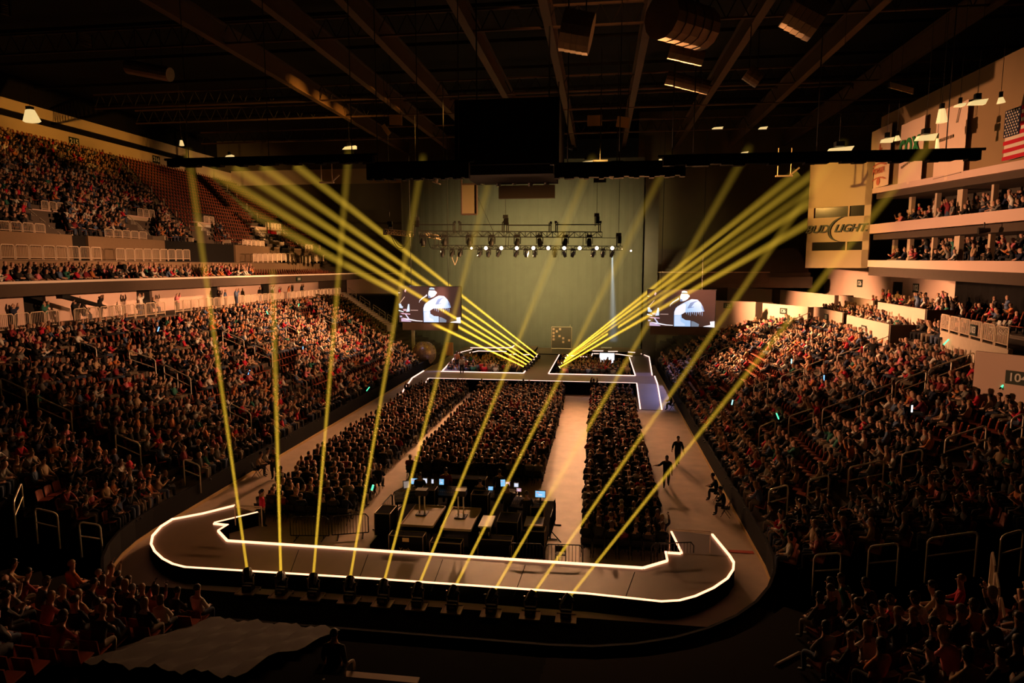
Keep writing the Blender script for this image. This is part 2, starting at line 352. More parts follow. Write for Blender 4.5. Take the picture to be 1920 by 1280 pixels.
for k, (q, wn) in enumerate(((w1, 'window_1'), (w2, 'window_2'))):
    mb = MB(); tower_quad(mb, q[0][0], q[1][0], q[1][1], q[0][1], GLASS, -.12, .05); wo = struct(wn, mb, 'dark strip window in the angled wall')
    mb = MB(); s = q[0][0]+(q[1][0]-q[0][0])*.31; tower_quad(mb, s-.06, s+.06, q[1][1], q[0][1], WALLB, -.02, .12); obj('mullion', mb, wo)
# sign on the tower
zc = sv(1568, 429)[1]; cxy = P1+td*(TW*.52)+tn*.06
rz = math.atan2(-td.y, -td.x)
sg = thing('wall_sign', (cxy.x, cxy.y, zc), 'dark slanted beer sign with a crescent swoosh on the angled wall', 'sign', None, rz)
text('lettering', 'BUD', (-1.62, 0, 0), .9, SIGNG, sg, (R(90), 0, 0), .35, .05, xs=1.05); text('lettering', 'LIGHT.', (1.16, 0, 0), .88, SIGNG, sg, (R(90), 0, 0), .35, .05, xs=1.0)
mb = MB()
for (r0, off, th) in ((1.35, 0, .10), (1.35, -.14, .05)):
    for k in range(16):
        a0 = R(100+10*k); a1 = R(110+10*k)
        def pt(a, r): return (off+.88+r*.98*math.cos(a)+.25*math.sin(a), r*1.0*math.sin(a)*.8)
        e0 = th*math.sin(math.pi*k/16)+.015; e1 = th*math.sin(math.pi*(k+1)/16)+.015
        p = [pt(a0, r0), pt(a1, r0), pt(a1, r0+e1), pt(a0, r0+e0)]
        mb.hexa([(x, -.06, z) for x, z in p]+[(x, .0, z) for x, z in p], SIGNG)
obj('swoosh', mb, sg)
# ------------------------------------------------------------------ banners and flag above the suites
def on_suite(px, py, out=.32):
    # plane of the wall above the suites, a little in front
    n = Vector((SF[1]-SN[1], -(SF[0]-SN[0]))).normalized(); p0 = Vector((SN[0]+.35-out, SN[1])); d = ray(px, py)
    t = (n.dot(p0)-n.dot(Vector((CAM.x, CAM.y))))/(n.x*d.x+n.y*d.y); return CAM+d*t
def hang(name, px0, px1, zt, zb, label, m):
    a = on_suite(px0, 330); b = on_suite(px1, 330); L = (b-a).length; L = (Vector((a.x, a.y))-Vector((b.x, b.y))).length
    rzz = math.atan2(b.y-a.y, b.x-a.x)
    t = thing(name, (a.x, a.y, zb), label, name.split('_')[-1], None, rzz); mb = MB(); N = 8
    for k in range(N):
        x0, x1 = L*k/N, L*(k+1)/N; y0, y1 = .04*math.sin(k*1.3), .04*math.sin((k+1)*1.3)
        mb.hexa([(x0, y0, 0), (x1, y1, 0), (x1, y1+.03, 0), (x0, y0+.03, 0), (x0, y0, zt-zb), (x1, y1, zt-zb), (x1, y1+.03, zt-zb), (x0, y0+.03, zt-zb)], m)
    obj('cloth', mb, t); return t, L
t, L = hang('hanging_banner', 1630, 1667, 23, 18.35, 'pale banner with a red spired crest and ball hanging nearest the angled wall', BANNER)
mb = MB(); H = 1.9; cx = L*.5
for k, h in enumerate((.5, .8, 1.3, 1.0, .7)): mb.box((cx+(k-2)*L*.07, -.06, H+.15+h/2), (L*.05, .02, h), REDP)
for k in range(10):
    f = (k-4.5)/10; mb.box((cx+f*L*.7, -.06, H-.05-.9*f*f), (L*.08, .02, .10), REDP); mb.box((cx+f*L*.7, -.06, H-1.15-.9*f*f), (L*.08, .02, .08), REDP)
mb.ball((cx, -.05, H-1.45), (.3, .03, .3), REDP); obj('crest', mb, t); text('lettering', 'POWER', (cx, -.07, H-.62), .62, REDP, t, (R(90), 0, 0), 0, .01, xs=.9)
t, L = hang('hanging_banner', 1684, 1728, 22.5, 18.0, 'white banner with green letters in the middle of the three', BANNER)
text('lettering', 'cox', (L*.42, -.07, 2.9), 2.4, GREEN, t, (R(90), 0, 0), 0, .01, xs=.8)
mb = MB()
for k in range(9): mb.box((L*(.16+.08*k), -.06, 1.35+.05*k), (L*.05, .02, .16), GREYP)
obj('small_print', mb, t)
t, L = hang('hanging_banner', 1749, 1806, 22.3, 17.65, 'wide plain banner with a dark fold nearest the flag', BANNER)
mb = MB()
for k in range(8): mb.box((L*(.1+.07*k), -.06, 2.7), (L*.045, .02, .2), GREYP)
obj('small_print', mb, t); mb = MB(); mb.box((L*.72, -.06, 3.9), (.08, .02, .9), GREYP, ry=.25); obj('fold', mb, t); mb = MB(); mb.box((L*.5, -.06, .25), (L*.9, .02, .04), GREYP); obj('hem', mb, t)
t, L = hang('national_flag', 1878, 1950, 20.7, 17.95, 'large flag with red and white stripes and starred navy corner on the suite wall', CREAM)
t['category'] = 'flag'
mb = MB(); FH = 2.75
for k in range(13):
    if k % 2 == 0: mb.span((0, -.07, FH*k/13), (L, -.05, FH*(k+1)/13), RED)
obj('stripes', mb, t); mb = MB(); mb.span((0, -.09, FH*6/13), (L*.42, -.07, FH), NAVY)
for r_ in range(9):
    for c_ in range(6 if r_ % 2 == 0 else 5): mb.box((L*.42*(c_+.6+(r_ % 2)*.5)/6.3, -.1, FH*(6/13)+FH*7/13*(r_+.6)/9.3), (.09, .01, .09), CREAM, ry=.785)
obj('canton', mb, t)
# ------------------------------------------------------------------ section number signs
def sign(name_text, loc, rot, label, w=1.0, h=.62):
    t = thing('section_sign', loc, label, 'sign', None, rot); mb = MB(); mb.span((-w/2, -.03, -h/2), (w/2, .0, h/2), SIGNG); obj('board', mb, t)
    text('lettering', name_text, (0, -.035, 0), h*.85, WHITE, t, (R(90), 0, 0), 0, .008); return t
def wall_sign(pair, px, py, txt, label, dz):
    a, b = pair; d = (b-a); f = (px-proj(a)[0])/(proj(b)[0]-proj(a)[0]); D1 = proj(a)[2]; D2 = proj(b)[2]; f = f*D1/(D2+f*(D1-D2))
    p = a+d*f; ang = math.atan2(d.y, d.x); n = Vector((d.y, -d.x, 0)).normalized()
    if n.y > 0 and abs(n.y) > abs(n.x) or n.x > 0: n = -n
    return sign(txt, (p.x+n.x*.05, p.y+n.y*.05, p.z-dz), ang, label)
wall_sign(LW[0], 1365, 569, '125', 'black section sign 125 on the tier wall nearest the screen', .55)
wall_sign(LW[1], 1470, 578, '126', 'black section sign 126 on the long lower tier wall', .65)
wall_sign(LW[2], 1551, 588, '101', 'small dark section sign on the third lower tier wall', .7)
wall_sign(LW[3], 1622, 605, '102', 'dark section sign on the lower tier wall above the front crowd', .8)
p = at_x(1613, 531, XW); sign('126', (XW-.05, p.y, p.z), R(-90), 'black section sign 126 high on the concourse wall beside the doorway', 1.3, .8)
p = at_x(1718, 540, XW); sign('102', (XW-.05, p.y, p.z), R(-90), 'small dark sign on the concourse wall beyond the doorway', 1.0, .8)
wall_sign(WB, 1913, 690, '104', 'large dark section sign 104 on the wall at the picture edge', .75)
for px, py, tx, lb in ((140, 266, '215', 'dark section sign on the high beige wall, the nearer of two'), (294, 299, '216', 'dark section sign on the high beige wall, the farther of two')):
    p = at_x(px, py, -54.9); sign(tx, (-54.99, p.y, p.z), R(90), lb, 1.5, 1.0)
p = at_x(560, 523, -26.95); sign('114', (-26.95, p.y, 10.6), R(90), 'small dark number sign on the brown deck fascia', 1.2, .5)
# ------------------------------------------------------------------ railings
def guard_run(p0, p1, h, label, group, pw=1.15, m=PAINT, nb=7):
    p0 = Vector(p0); p1 = Vector(p1); d = p1-p0; L = d.length; n = max(1, round(L/pw)); u = d/L; w_ = L/n
    t = thing('guard_railing', p0, label, 'railing', group, math.atan2(u.y, u.x)); sl = u.z/max(1e-6, u.xy.length); wx = w_*u.xy.length
    for k in range(n):
        mb = MB(); g = wx*.05
        def P(x, z): return (x, 0, z+sl*(k*wx+x))
        a, b = g, wx-g
        mb.path([P(a, -.12), P(a, h-.1), P(a+.09, h), P(b-.09, h), P(b, h-.1), P(b, -.12)], .033, m, 5)
        mb.tube(P(a, .1), P(b, .1), .028, m, 4)
        for i in range(nb):
            x = a+(b-a)*(i+1)/(nb+1); mb.tube(P(x, .1), P(x, h-.02), .013, m, 4)
        pn = obj('panel', mb, t); pn.location = (k*wx, 0, 0)
    return t
RAILS = []
def handrail(p0, p1, label, h=.88, m=STEEL, group=None):
    p0 = Vector(p0); p1 = Vector(p1); RAILS.append((p0.xy, p1.xy)); d = p1-p0; L = d.length; u = d/L; z = Vector((0, 0, 1))
    t = thing('aisle_handrail', p0, label, 'handrail', group); o = Vector((0, 0, 0)); e = d
    mb = MB(); r_ = .14
    mb.path([o+z*(h-r_), o+u*.04+z*(h-.04), o+u*r_+z*h, e-u*r_+z*h, e-u*.04+z*(h-.04), e+z*(h-r_)], .036, m, 6); obj('top_rail', mb, t)
    mb = MB(); mb.tube(o+z*h*.52, e+z*h*.52, .03, m, 5); obj('middle_rail', mb, t)
    n = 2 if L < 2.2 else 3
    for k in range(n):
        mb = MB(); q = o+e*(k/(n-1)); mb.tube(q-z*.25, q+z*(h-(r_ if k in (0, n-1) else 0)), .036, m, 6); obj('post', mb, t)
    return t
XR = -29.7
for k, (a, b) in enumerate(((-40, 110), (138, 310), (328, 440), (448, 533), (540, 640))):
    ya, yb = yx(a, XR, 590), yx(b, XR, 575)
    guard_run((XR, ya, 8.0), (XR, yb, 8.0), 1.05, 'cream panel railing on the lower concourse edge, %s' % ('cut by the picture edge', 'long run above the nearest crowd', 'run in front of the second doorway', 'short run before the third doorway', 'farthest run beside the empty corner')[k], 'concourse railings')
for k, (a, b) in enumerate(((-30, 190), (216, 356), (473, 551), (566, 624))):
    ya, yb = yx(a, -34, 463), yx(b, -34, 468)
    guard_run((-34, ya, 12.55), (-34, yb, 12.6+.1*k), 1.0, 'cream panel railing behind the front rows of the upper deck, %s' % ('nearest run', 'second run past the gap', 'third run over bare steps', 'farthest run under the beams')[k], 'upper deck railings')
for k, (a, b) in enumerate(((-30, 86), (195, 275), (453, 495), (566, 600))):
    ya, yb = yx(a, XP+.1, 432), yx(b, XP+.1, 440)
    guard_run((XP+.12, ya, 14.62), (XP+.12, yb, 14.62), .72, 'low cream railing on the brown upper wall, %s' % ('nearest of four', 'second of four', 'third of four', 'farthest of four')[k], 'low wall railings', 1.0)
# tunnel mouths in the upper deck
vom = [((47, 120), (390, 412), 'nearest tunnel mouth of the upper deck with a green board', GREEN), ((235, 290), (402, 420), 'second tunnel mouth of the upper deck with a plain board', None),
       ((368, 402), (415, 430), 'third tunnel mouth of the upper deck with a pale board', WHITE), ((477, 527), (424, 440), 'farthest tunnel mouth of the upper deck with a red board', RED)]
for k, (xr, yr, lb, cm) in enumerate(vom):
    XV = -41.0; ya, yb = yx(xr[0], XV, yr[0]), yx(xr[1], XV, yr[0]); zt = at_x(xr[0], yr[0], XV).z
    t = thing('tunnel_mouth', (XV, ya, zt), lb, 'tunnel entrance', 'upper deck tunnels'); L = yb-ya
    mb = MB(); mb.span((-2.2, -.1, -.16), (.1, L+.1, 0), WALLP); obj('lintel_cap', mb, t)
    mb = MB(); mb.span((-.02, 0, -.95), (.06, L, -.16), WALLB); mb.span((.0, -.15, -2.6), (4.3, 0, -2.2), WALLB); mb.span((.0, L, -2.6), (4.3, L+.15, -2.2), WALLB); obj('wall', mb, t)
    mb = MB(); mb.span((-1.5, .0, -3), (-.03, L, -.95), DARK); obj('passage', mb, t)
    if cm:
        mb = MB(); mb.span((.07, L*.45, -.85), (.1, L*.78, -.3), cm); mb.span((.07, L*.8, -.85), (.1, L*.96, -.3), WHITE); obj('name_board', mb, t)
        if k == 0: text('lettering', 'D', (.11, L*.88, -.58), .42, SIGNG, t, (R(90), 0, R(90)))
    guard_run((XV, ya+L*.4, zt), (XV, yb, zt), .8, 'small railing on top of the %s' % lb.split(' with')[0], 'tunnel top railings', .9, PAINT, 6)
    for q, (yy, wd) in enumerate(((ya-.1, 'near'), (yb+.1, 'far'))):
        guard_run((XV+.2, yy, zt-.9), (XP, yy, 12.9), .95, 'sloping baluster railing on the %s side of the %s' % (wd, lb.split(' with')[0]), 'sloping tunnel railings', 1.2, STEEL, 6)
    if k in (0, 3):
        p = (XV+.12, ya+L*.25, zt-1.3); s = thing('exit_sign', p, 'small glowing red sign under the lintel of the %s' % ('nearest tunnel mouth' if k == 0 else 'farthest tunnel mouth'), 'sign'); mb = MB(); mb.box((0, 0, 0), (.06, .42, .42), mat('exit_red', (.5, .02, .05), .5, emit=(1, .05, .1), es=1.2)); obj('face', mb, s)
# upper deck stair aisles
UST = (((-52.9, 74.4), (-36.9, 66.1)), ((-54.0, 96.6), (-37.0, 86.6)))
def stair_y(k, x): (x0, y0), (x1, y1) = UST[k]; return y0+(y1-y0)*(x-x0)/(x1-x0)
for k in range(2):
    n = 21 if k else 19; mb = MB()
    for i in range(n):
        for h_ in (0, 1):
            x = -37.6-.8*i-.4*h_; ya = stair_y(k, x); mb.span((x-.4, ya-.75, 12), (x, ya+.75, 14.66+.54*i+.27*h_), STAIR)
    obj('stair_flight', mb, None, ('worn concrete stair at the edge of the upper crowd', 'bare concrete stair climbing between empty upper seats')[k], 'stairs', None)
    t = thing('stair_posts', (0, 0, 0), 'row of thin steel posts beside the %s' % ('stair at the edge of the upper crowd', 'bare stair between empty seats')[k], 'posts'); del t['category']; t['category'] = 'handrail'; t.name = 'stair_handrail'
    for i in range(2, n, 3):
        mb = MB(); x = -37.8-.8*i; ya = stair_y(k, x); mb.tube((x, ya+.9, 14.5+.54*i), (x, ya+.9, 15.7+.54*i), .03, STEEL, 5); obj('post', mb, t)
# far corner stair on the left
a = at_y(642, 548, 88); b_ = at_y(735, 612, 80); mb = MB(); n = 22
for i in range(n):
    p = a.lerp(b_, i/n); mb.box((p.x, p.y, p.z-.6), (.42, 1.3, 1.2), STAIR, rz=-.6)
obj('stair_flight', mb, None, 'steep pale stair falling beside the empty far corner, near a big screen', 'stairs')
for k, (f0, f1) in enumerate(((.02, .2), (.28, .48), (.55, .78), (.82, .97))):
    p, q = a.lerp(b_, f0), a.lerp(b_, f1); handrail((p.x+.7, p.y, p.z), (q.x+.7, q.y, q.z), 'steel handrail beside the far corner stair, %s from its top' % ('first', 'second', 'third', 'last')[k], .8)
# lower bowl handrails, traced on the slope of the seats
def rake_pt(px, py, side, lift=.0):
    n = Vector((.394 if side < 0 else -.394, 0, 1)); d_ = .85+lift+(.394*(FXL) if side < 0 else -.394*FXR); r_ = ray(px, py)
    return CAM+r_*((d_-n.dot(CAM))/n.dot(r_))
HL = [((70, 743), (133, 771), 'beyond the tunnel of the near stand, upper one'), ((0, 708), (48, 730), 'cut by the picture edge in the railing side stand'), ((307, 683), (357, 708), 'in the middle of the stand below the railings'), ((242, 657), (291, 674), 'higher on the middle aisle of the stand below the railings'),
      ((417, 620), (457, 637), 'under the row of empty red seats'), ((477, 647), (510, 661), 'beside the farthest block of the railing side stand'), ((600, 587), (628, 598), 'at the top of the farthest block'), ((536, 610), (560, 622), 'above the pink shirted group in the far block'),
      ((660, 600), (682, 612), 'on the outer edge of the far block, top'), ((672, 622), (692, 634), 'on the outer edge of the far block, middle'), ((704, 636), (724, 648), 'on the outer edge of the far block, low'), ((736, 651), (752, 660), 'lowest on the outer edge near the glittering ball'),
      ((216, 812), (262, 832), 'low on the near aisle of the railing side stand'), ((430, 755), (470, 775), 'low on the middle aisle near the boards'), ((150, 640), (180, 652), 'just below the long railing run'), ((545, 700), (575, 715), 'in the bright lower crowd of the far block'),
      ((40, 905), (25, 940), 'at the row end beside the dark near tunnel'), ((65, 952), (107, 962), 'looped at the row end above the near tunnel'), ((148, 978), (188, 984), 'looped at the lowest row end above the near tunnel'), ((344, 860), (374, 872), 'beside the lowest seats of the near block')]
for i, (p, q, lb) in enumerate(HL):
    handrail(rake_pt(*p, -1, 1.2)-Vector((0, 0, 1.2)), rake_pt(*q, -1, 1.2)-Vector((0, 0, 1.2)), 'steel aisle handrail %s' % lb, 1.2)
HR = [((1827, 660), (1742, 692), 'at the top of the long suite side aisle, beside wall 104'), ((1737, 694), (1680, 716), 'second on the long suite side aisle'), ((1674, 718), (1622, 738), 'third on the long suite side aisle'), ((1616, 740), (1543, 766), 'fourth on the long suite side aisle'), ((1526, 765), (1480, 780), 'fifth on the long suite side aisle'), ((1454, 787), (1424, 800), 'lowest on the long suite side aisle'),
      ((1712, 612), (1620, 648), 'below the club tier end wall, upper'), ((1614, 650), (1570, 666), 'below the club tier end wall, lower'), ((1545, 673), (1512, 686), 'in the middle of the bright suite side crowd'), ((1508, 688), (1464, 706), 'second in the middle of the bright suite side crowd'), ((1440, 712), (1414, 724), 'low in the bright suite side crowd'),
      ((1520, 585), (1484, 600), 'at the top edge of the far suite side block'), ((1480, 602), (1450, 614), 'second along the edge of the far suite side block'), ((1446, 615), (1416, 628), 'third along the edge of the far suite side block'), ((1412, 630), (1376, 644), 'fourth along the edge of the far suite side block'), ((1370, 648), (1344, 660), 'fifth along the edge of the far suite side block'), ((1326, 664), (1312, 672), 'lowest along the edge of the far suite side block'),
      ((1850, 797), (1773, 822), 'on the dark near aisle of the suite side stand'), ((1920, 774), (1897, 785), 'cut by the picture edge above the dark near aisle'), ((1658, 862), (1592, 876), 'with a round end in the near suite side crowd'), ((1555, 890), (1516, 900), 'below the round ended rail in the near crowd'), ((1478, 908), (1442, 918), 'lowest in the near suite side crowd'), ((1730, 842), (1692, 850), 'short one among the near suite side crowd'),
      ((1578, 1036), (1527, 1040), 'first along the edge of the dark corner tunnel, by the boards'), ((1686, 1018), (1630, 1024), 'second along the edge of the dark corner tunnel'), ((1834, 996), (1740, 1010), 'long one along the edge of the dark corner tunnel'), ((1920, 992), (1878, 1004), 'cut by the picture edge above the dark corner tunnel')]
for p, q, lb in HR:
    handrail(rake_pt(*p, 1, 1.2)-Vector((0, 0, 1.2)), rake_pt(*q, 1, 1.2)-Vector((0, 0, 1.2)), 'steel aisle handrail %s' % lb, 1.2)
for p, q, z, lb in (((64, 1222), (124, 1206), 2.6, 'bright looped handrail low in the dark near corner'), ((182, 1198), (230, 1184), 2.2, 'bright looped handrail farther along the dark near corner'), ((1450, 1248), (1504, 1220), 2.3, 'handrail at the foot of the dark suite side corner'), ((1508, 1238), (1536, 1224), 2.4, 'short handrail behind the foot of the suite side corner'), ((1541, 1222), (1584, 1198), 2.4, 'handrail in the middle of the suite side corner steps'), ((1586, 1196), (1616, 1174), 2.4, 'topmost handrail of the suite side corner steps'),
                    ((646, 1250), (664, 1233), 2.6, 'bright handrail end at the bottom of the picture, upper'), ((598, 1279), (616, 1271), 2.6, 'bright handrail end at the bottom of the picture, lower')):
    a, b = at_z(*p, z), at_z(*q, z); a.z -= .88; b.z -= .88; handrail(a, b, lb, .88)
for k, (p0, p1) in enumerate((((1861, 1030), (1874, 1110)), ((1876, 1112), (1890, 1190)))):
    a, b = at_z(*p0, 4.6-.35*k), at_z(*p1, 4.2-.35*k); a.z -= 1; b.z -= 1; guard_run(a, b, 1.0, 'sloping slatted guard rail beside the dark corner tunnel, %s one' % ('upper', 'lower')[k], None, 1.0)
a, b = at_z(1765, 590, 9.0), at_z(1894, 617, 9.0); a.z = b.z = 8.1; guard_run(a, b, .95, 'steel panel railing with sign 103 above the near suite side crowd', None, 1.6, PAINT, 9)
p = a.lerp(b, .55); sign('103', (p.x-.06, p.y-.06, 8.55), math.atan2(b.y-a.y, b.x-a.x), 'pale section sign 103 fixed to the steel panel railing', .9, .6)
mb = MB(); seg_wall(mb, (a.x, a.y), (b.x, b.y), 5.8, 8.02, STAIR, .2); struct('wall_section_103', mb)
# ------------------------------------------------------------------ people
SKIN = [mat('skin_%d' % i, c, .6) for i, c in enumerate(((.50, .28, .19), (.36, .19, .12), (.17, .085, .05)))]
SHIRTC = [('black', (.010, .010, .011), 40), ('charcoal', (.035, .03, .03), 22), ('navy', (.016, .022, .055), 12), ('maroon', (.22, .02, .03), 8), ('red', (.60, .02, .05), 8), ('white', (.72, .68, .62), 9), ('tan', (.48, .33, .20), 9), ('grey', (.24, .22, .20), 8), ('teal', (.03, .16, .12), 3), ('orange', (.60, .20, .06), 6), ('pink', (.70, .20, .24), 5), ('denim', (.10, .15, .28), 6)]
SHIRT = [mat('shirt_'+n, c, .85) for n, c, _ in SHIRTC]; SHW = np.array([x for _, _, x in SHIRTC], float); SHW /= SHW.sum()
TROU = [mat('trousers_%d' % i, c, .85) for i, c in enumerate(((.02, .02, .025), (.06, .08, .14), (.18, .14, .10)))]
HAIR = [mat('hair_%d' % i, c, .5) for i, c in enumerate(((.012, .009, .008), (.06, .03, .015), (.30, .18, .07), (.25, .22, .2)))]
SHOE = mat('shoe', (.03, .03, .03), .6); EYE = mat('eye', (.01, .01, .01), .2); LIP = mat('lip', (.35, .12, .10), .5)
GEN = {'skin': SKIN[0], 'shirt': SHIRT[0], 'trou': TROU[0], 'shoe': SHOE, 'hair': HAIR[0], 'eye': EYE}
SEAT_H = .45
def joints(pose):
    J = {}
    def j(n, p, r_, par, part): J[n] = (Vector(p), r_, par, part)
    st = pose.startswith('stand') or pose.startswith('walk')
    if not st:
        ln = {'lean': .22, 'clap': .06, 'arms': .04, 'lap': 0, 'raise': 0.02, 'fold': -.03}[pose]; h = SEAT_H+.12
        j('pel', (0, 0, h), (.18, .15), None, 'trou'); j('abd', (0, .01+ln*.3, h+.2), (.17, .14), 'pel', 'shirt'); j('che', (0, .0+ln*.7, h+.40), (.19, .135), 'abd', 'shirt')
        j('nec', (0, .01+ln*1.05, h+.56), (.062, .062), 'che', 'skin'); hb = Vector((0, .03+ln*1.2, h+.66))
        for s, n in ((-1, 'l'), (1, 'r')):
            j(n+'hip', (s*.10, .10, h-.02), (.095, .09), 'pel', 'trou'); j(n+'kne', (s*.13, .44, h-.02), (.068, .068), n+'hip', 'trou'); j(n+'ank', (s*.12, .42, .10), (.045, .045), n+'kne', 'trou'); j(n+'toe', (s*.13, .58, .04), (.045, .035), n+'ank', 'shoe')
            sh = Vector((s*.185, ln*.8-.01, h+.47)); j(n+'sho', sh, (.068, .068), 'che', 'shirt')
            if pose == 'lap': e, w_ = (s*.25, .10, h+.20), (s*.13, .32, h+.13)
            elif pose == 'lean': e, w_ = (s*.25, .32, h+.22), (s*.08, .50, h+.20)
            elif pose == 'clap': e, w_ = (s*.25, .20, h+.26), (s*.05, .42, h+.40)
            elif pose == 'fold': e, w_ = (s*.25, .10, h+.22), (-s*.06, .20, h+.28)
            elif pose == 'arms': e, w_ = (s*.30, .12, h+.56), (s*.24, .22, h+.82)
            else: e, w_ = ((s*.25, .10, h+.20), (s*.13, .32, h+.13)) if s < 0 else ((s*.26, .22, h+.44), (s*.18, .34, h+.68))
            e = Vector(e); w_ = Vector(w_)
            j(n+'elb', e, (.06, .06), n+'sho', 'shirt'); j(n+'wri', w_, (.042, .042), n+'elb', 'skin'); j(n+'pal', w_+(w_-e).normalized()*.075, (.042, .028), n+'wri', 'skin')
    else:
        h = .92; stride = .24 if pose.startswith('walk') else 0.03
        j('pel', (0, 0, h), (.185, .15), None, 'trou'); j('abd', (0, .01, h+.2), (.185, .145), 'pel', 'shirt'); j('che', (0, .01, h+.42), (.21, .145), 'abd', 'shirt'); j('nec', (0, .02, h+.59), (.075, .075), 'che', 'skin'); hb = Vector((0, .035, h+.67))
        for s, n in ((-1, 'l'), (1, 'r')):
            f = s*stride
            j(n+'hip', (s*.095, .01, h-.06), (.125, .125), 'pel', 'trou'); j(n+'kne', (s*.12, f*.6+.03, .50), (.088, .09), n+'hip', 'trou'); j(n+'ank', (s*.115, f-(.06 if stride > .1 else 0), .10), (.065, .065), n+'kne', 'trou'); j(n+'toe', (s*.13, f+.14, .05), (.045, .035), n+'ank', 'shoe')
            j(n+'sho', (s*.215, 0, h+.48), (.09, .09), 'che', 'shirt')
            if pose == 'stand_fold': e, w_ = (s*.27, .05, h+.25), (-s*.05, .20, h+.30)
            elif pose == 'stand_work': e, w_ = (s*.27, .08, h+.24), (s*.16, .34, h+.18)
            elif pose == 'stand_up': e, w_ = (s*.30, .12, h+.62), (s*.24, .2, h+.88)
            elif pose == 'walk_reach' and s > 0: e, w_ = (.38, .12, h+.34), (.60, .26, h+.36)
            else: e, w_ = (s*.27, -f*.5-.02, h+.24), (s*.29, -f+.07, h+.02)
            e = Vector(e); w_ = Vector(w_)
            j(n+'elb', e, (.068, .068), n+'sho', 'shirt'); j(n+'wri', w_, (.046, .046), n+'elb', 'skin'); j(n+'pal', w_+(w_-e).normalized()*.075, (.042, .028), n+'wri', 'skin')
    j('jaw', hb+Vector((0, .02, .02)), (.072, .08), 'nec', 'skin'); j('hea', hb+Vector((0, .005, .11)), (.082, .098), 'jaw', 'skin'); j('cro', hb+Vector((0, -.01, .19)), (.055, .065), 'hea', 'skin')
    return J
def skinned(J, sub):
    names = list(J); idx = {n: i for i, n in enumerate(names)}
    me = bpy.data.meshes.new('t'); me.from_pydata([J[n][0] for n in names], [(idx[n], idx[J[n][2]]) for n in names if J[n][2]], [])
    o = bpy.data.objects.new('t', me); COL.objects.link(o); o.modifiers.new('s', 'SKIN')
    for n in names:
        sv_ = me.skin_vertices[0].data[idx[n]]; sv_.radius = J[n][1]; sv_.use_root = n == 'pel'
    o.modifiers['s'].use_smooth_shade = True
    if sub: m = o.modifiers.new('u', 'SUBSURF'); m.levels = sub; m.render_levels = sub
    bpy.context.view_layer.update(); r_ = bpy.data.meshes.new_from_object(o.evaluated_get(bpy.context.evaluated_depsgraph_get()))
    bpy.data.objects.remove(o); bpy.data.meshes.remove(me); return r_
PARTS = ['skin', 'shirt', 'trou', 'shoe', 'hair', 'eye']
def body(pose, hi):
    J = joints(pose); me = skinned(J, 1 if hi else 0)
    me.materials.clear(); [me.materials.append(GEN[p]) for p in PARTS]
    segs = [(J[n][0], J[J[n][2]][0], n) for n in J if J[n][2]]; hc = J['hea'][0]; nz = J['nec'][0].z
    for f in me.polygons:
        c = f.center; best = None
        for a, b, n in segs:
            d = b-a; t = max(0, min(1, (c-a).dot(d)/d.length_squared)); q = (c-(a+d*t)).length
            if best is None or q < best[0]: best = (q, n, t)
        n = best[1]; part = J[n][3]
        if n == 'nec': part = 'shirt' if best[2] > .35 else 'skin'
        if n[1:] == 'wri' : part = 'shirt' if best[2] > .45 else 'skin'
        if n == 'abd': part = 'trou' if best[2] > .75 else 'shirt'
        if n in ('lhip', 'rhip'): part = 'trou'
        if n[1:] == 'ank': part = 'trou'
        if n in ('hea', 'cro', 'jaw') and not hi and (c.z > hc.z+.055 or c.y < hc.y-.03 and c.z > hc.z-.09): part = 'hair'
        f.material_index = PARTS.index(part)
    if not hi:
        me.polygons.foreach_set('use_smooth', [True]*len(me.polygons)); return me, None
    ex = MB()                                      # face and fingers
    S = GEN['skin']; fy = hc.y+.095
    ex.tube((hc.x, fy-.02, hc.z+.005), (hc.x, fy+.018, hc.z-.035), .008, S, 6, .014)
    for s in (-1, 1):
        ex.ball((hc.x+s*.032, fy-.012, hc.z+.005), (.012, .008, .008), EYE, 6, 4); ex.ball((hc.x+s*.082, hc.y-.005, hc.z-.02), (.012, .022, .032), S, 6, 4)
        ex.tube((hc.x+s*.018, fy-.006, hc.z+.024), (hc.x+s*.046, fy-.014, hc.z+.022), .005, GEN['hair'], 4)
    ex.box((hc.x, fy-.012, hc.z-.068), (.042, .012, .009), LIP)
    for n in ('l', 'r'):
        w_, p = J[n+'wri'][0], J[n+'pal'][0]; d = (p-w_).normalized(); side = d.cross(Vector((0, 0, 1))); side = side.normalized() if side.length > .1 else Vector((1, 0, 0)); dn = side.cross(d)
        if dn.z > 0: dn = -dn
        for i, (o_, L) in enumerate(((-.027, .065), (-.009, .078), (.009, .074), (.027, .058))):
            a = p+side*o_+d*.02; b = a+d*L*.55+dn*.008; c = b+d*L*.4+dn*.03; ex.tube(a, b, .0092, S, 5, .0085); ex.tube(b, c, .0085, S, 5, .0065)
        sd = side if n == 'l' else -side; a = p-d*.03+sd*.03; b = a+sd*.03+d*.035; ex.tube(a, b, .011, S, 5, .010); ex.tube(b, b+d*.035+dn*.01, .010, S, 5, .007)
    bm = bmesh.new(); bm.from_mesh(me); m2 = ex.mesh('x'); off = {i: (PARTS.index('skin') if m == S else PARTS.index('eye') if m == EYE else PARTS.index('hair') if m == GEN['hair'] else len(PARTS)) for i, m in enumerate(ex.mats)}
    for f in m2.polygons: f.material_index = off[f.material_index]
    bm.from_mesh(m2); bm.to_mesh(me); bm.free(); me.materials.append(LIP); me.polygons.foreach_set('use_smooth', [True]*len(me.polygons))
    return me, hc
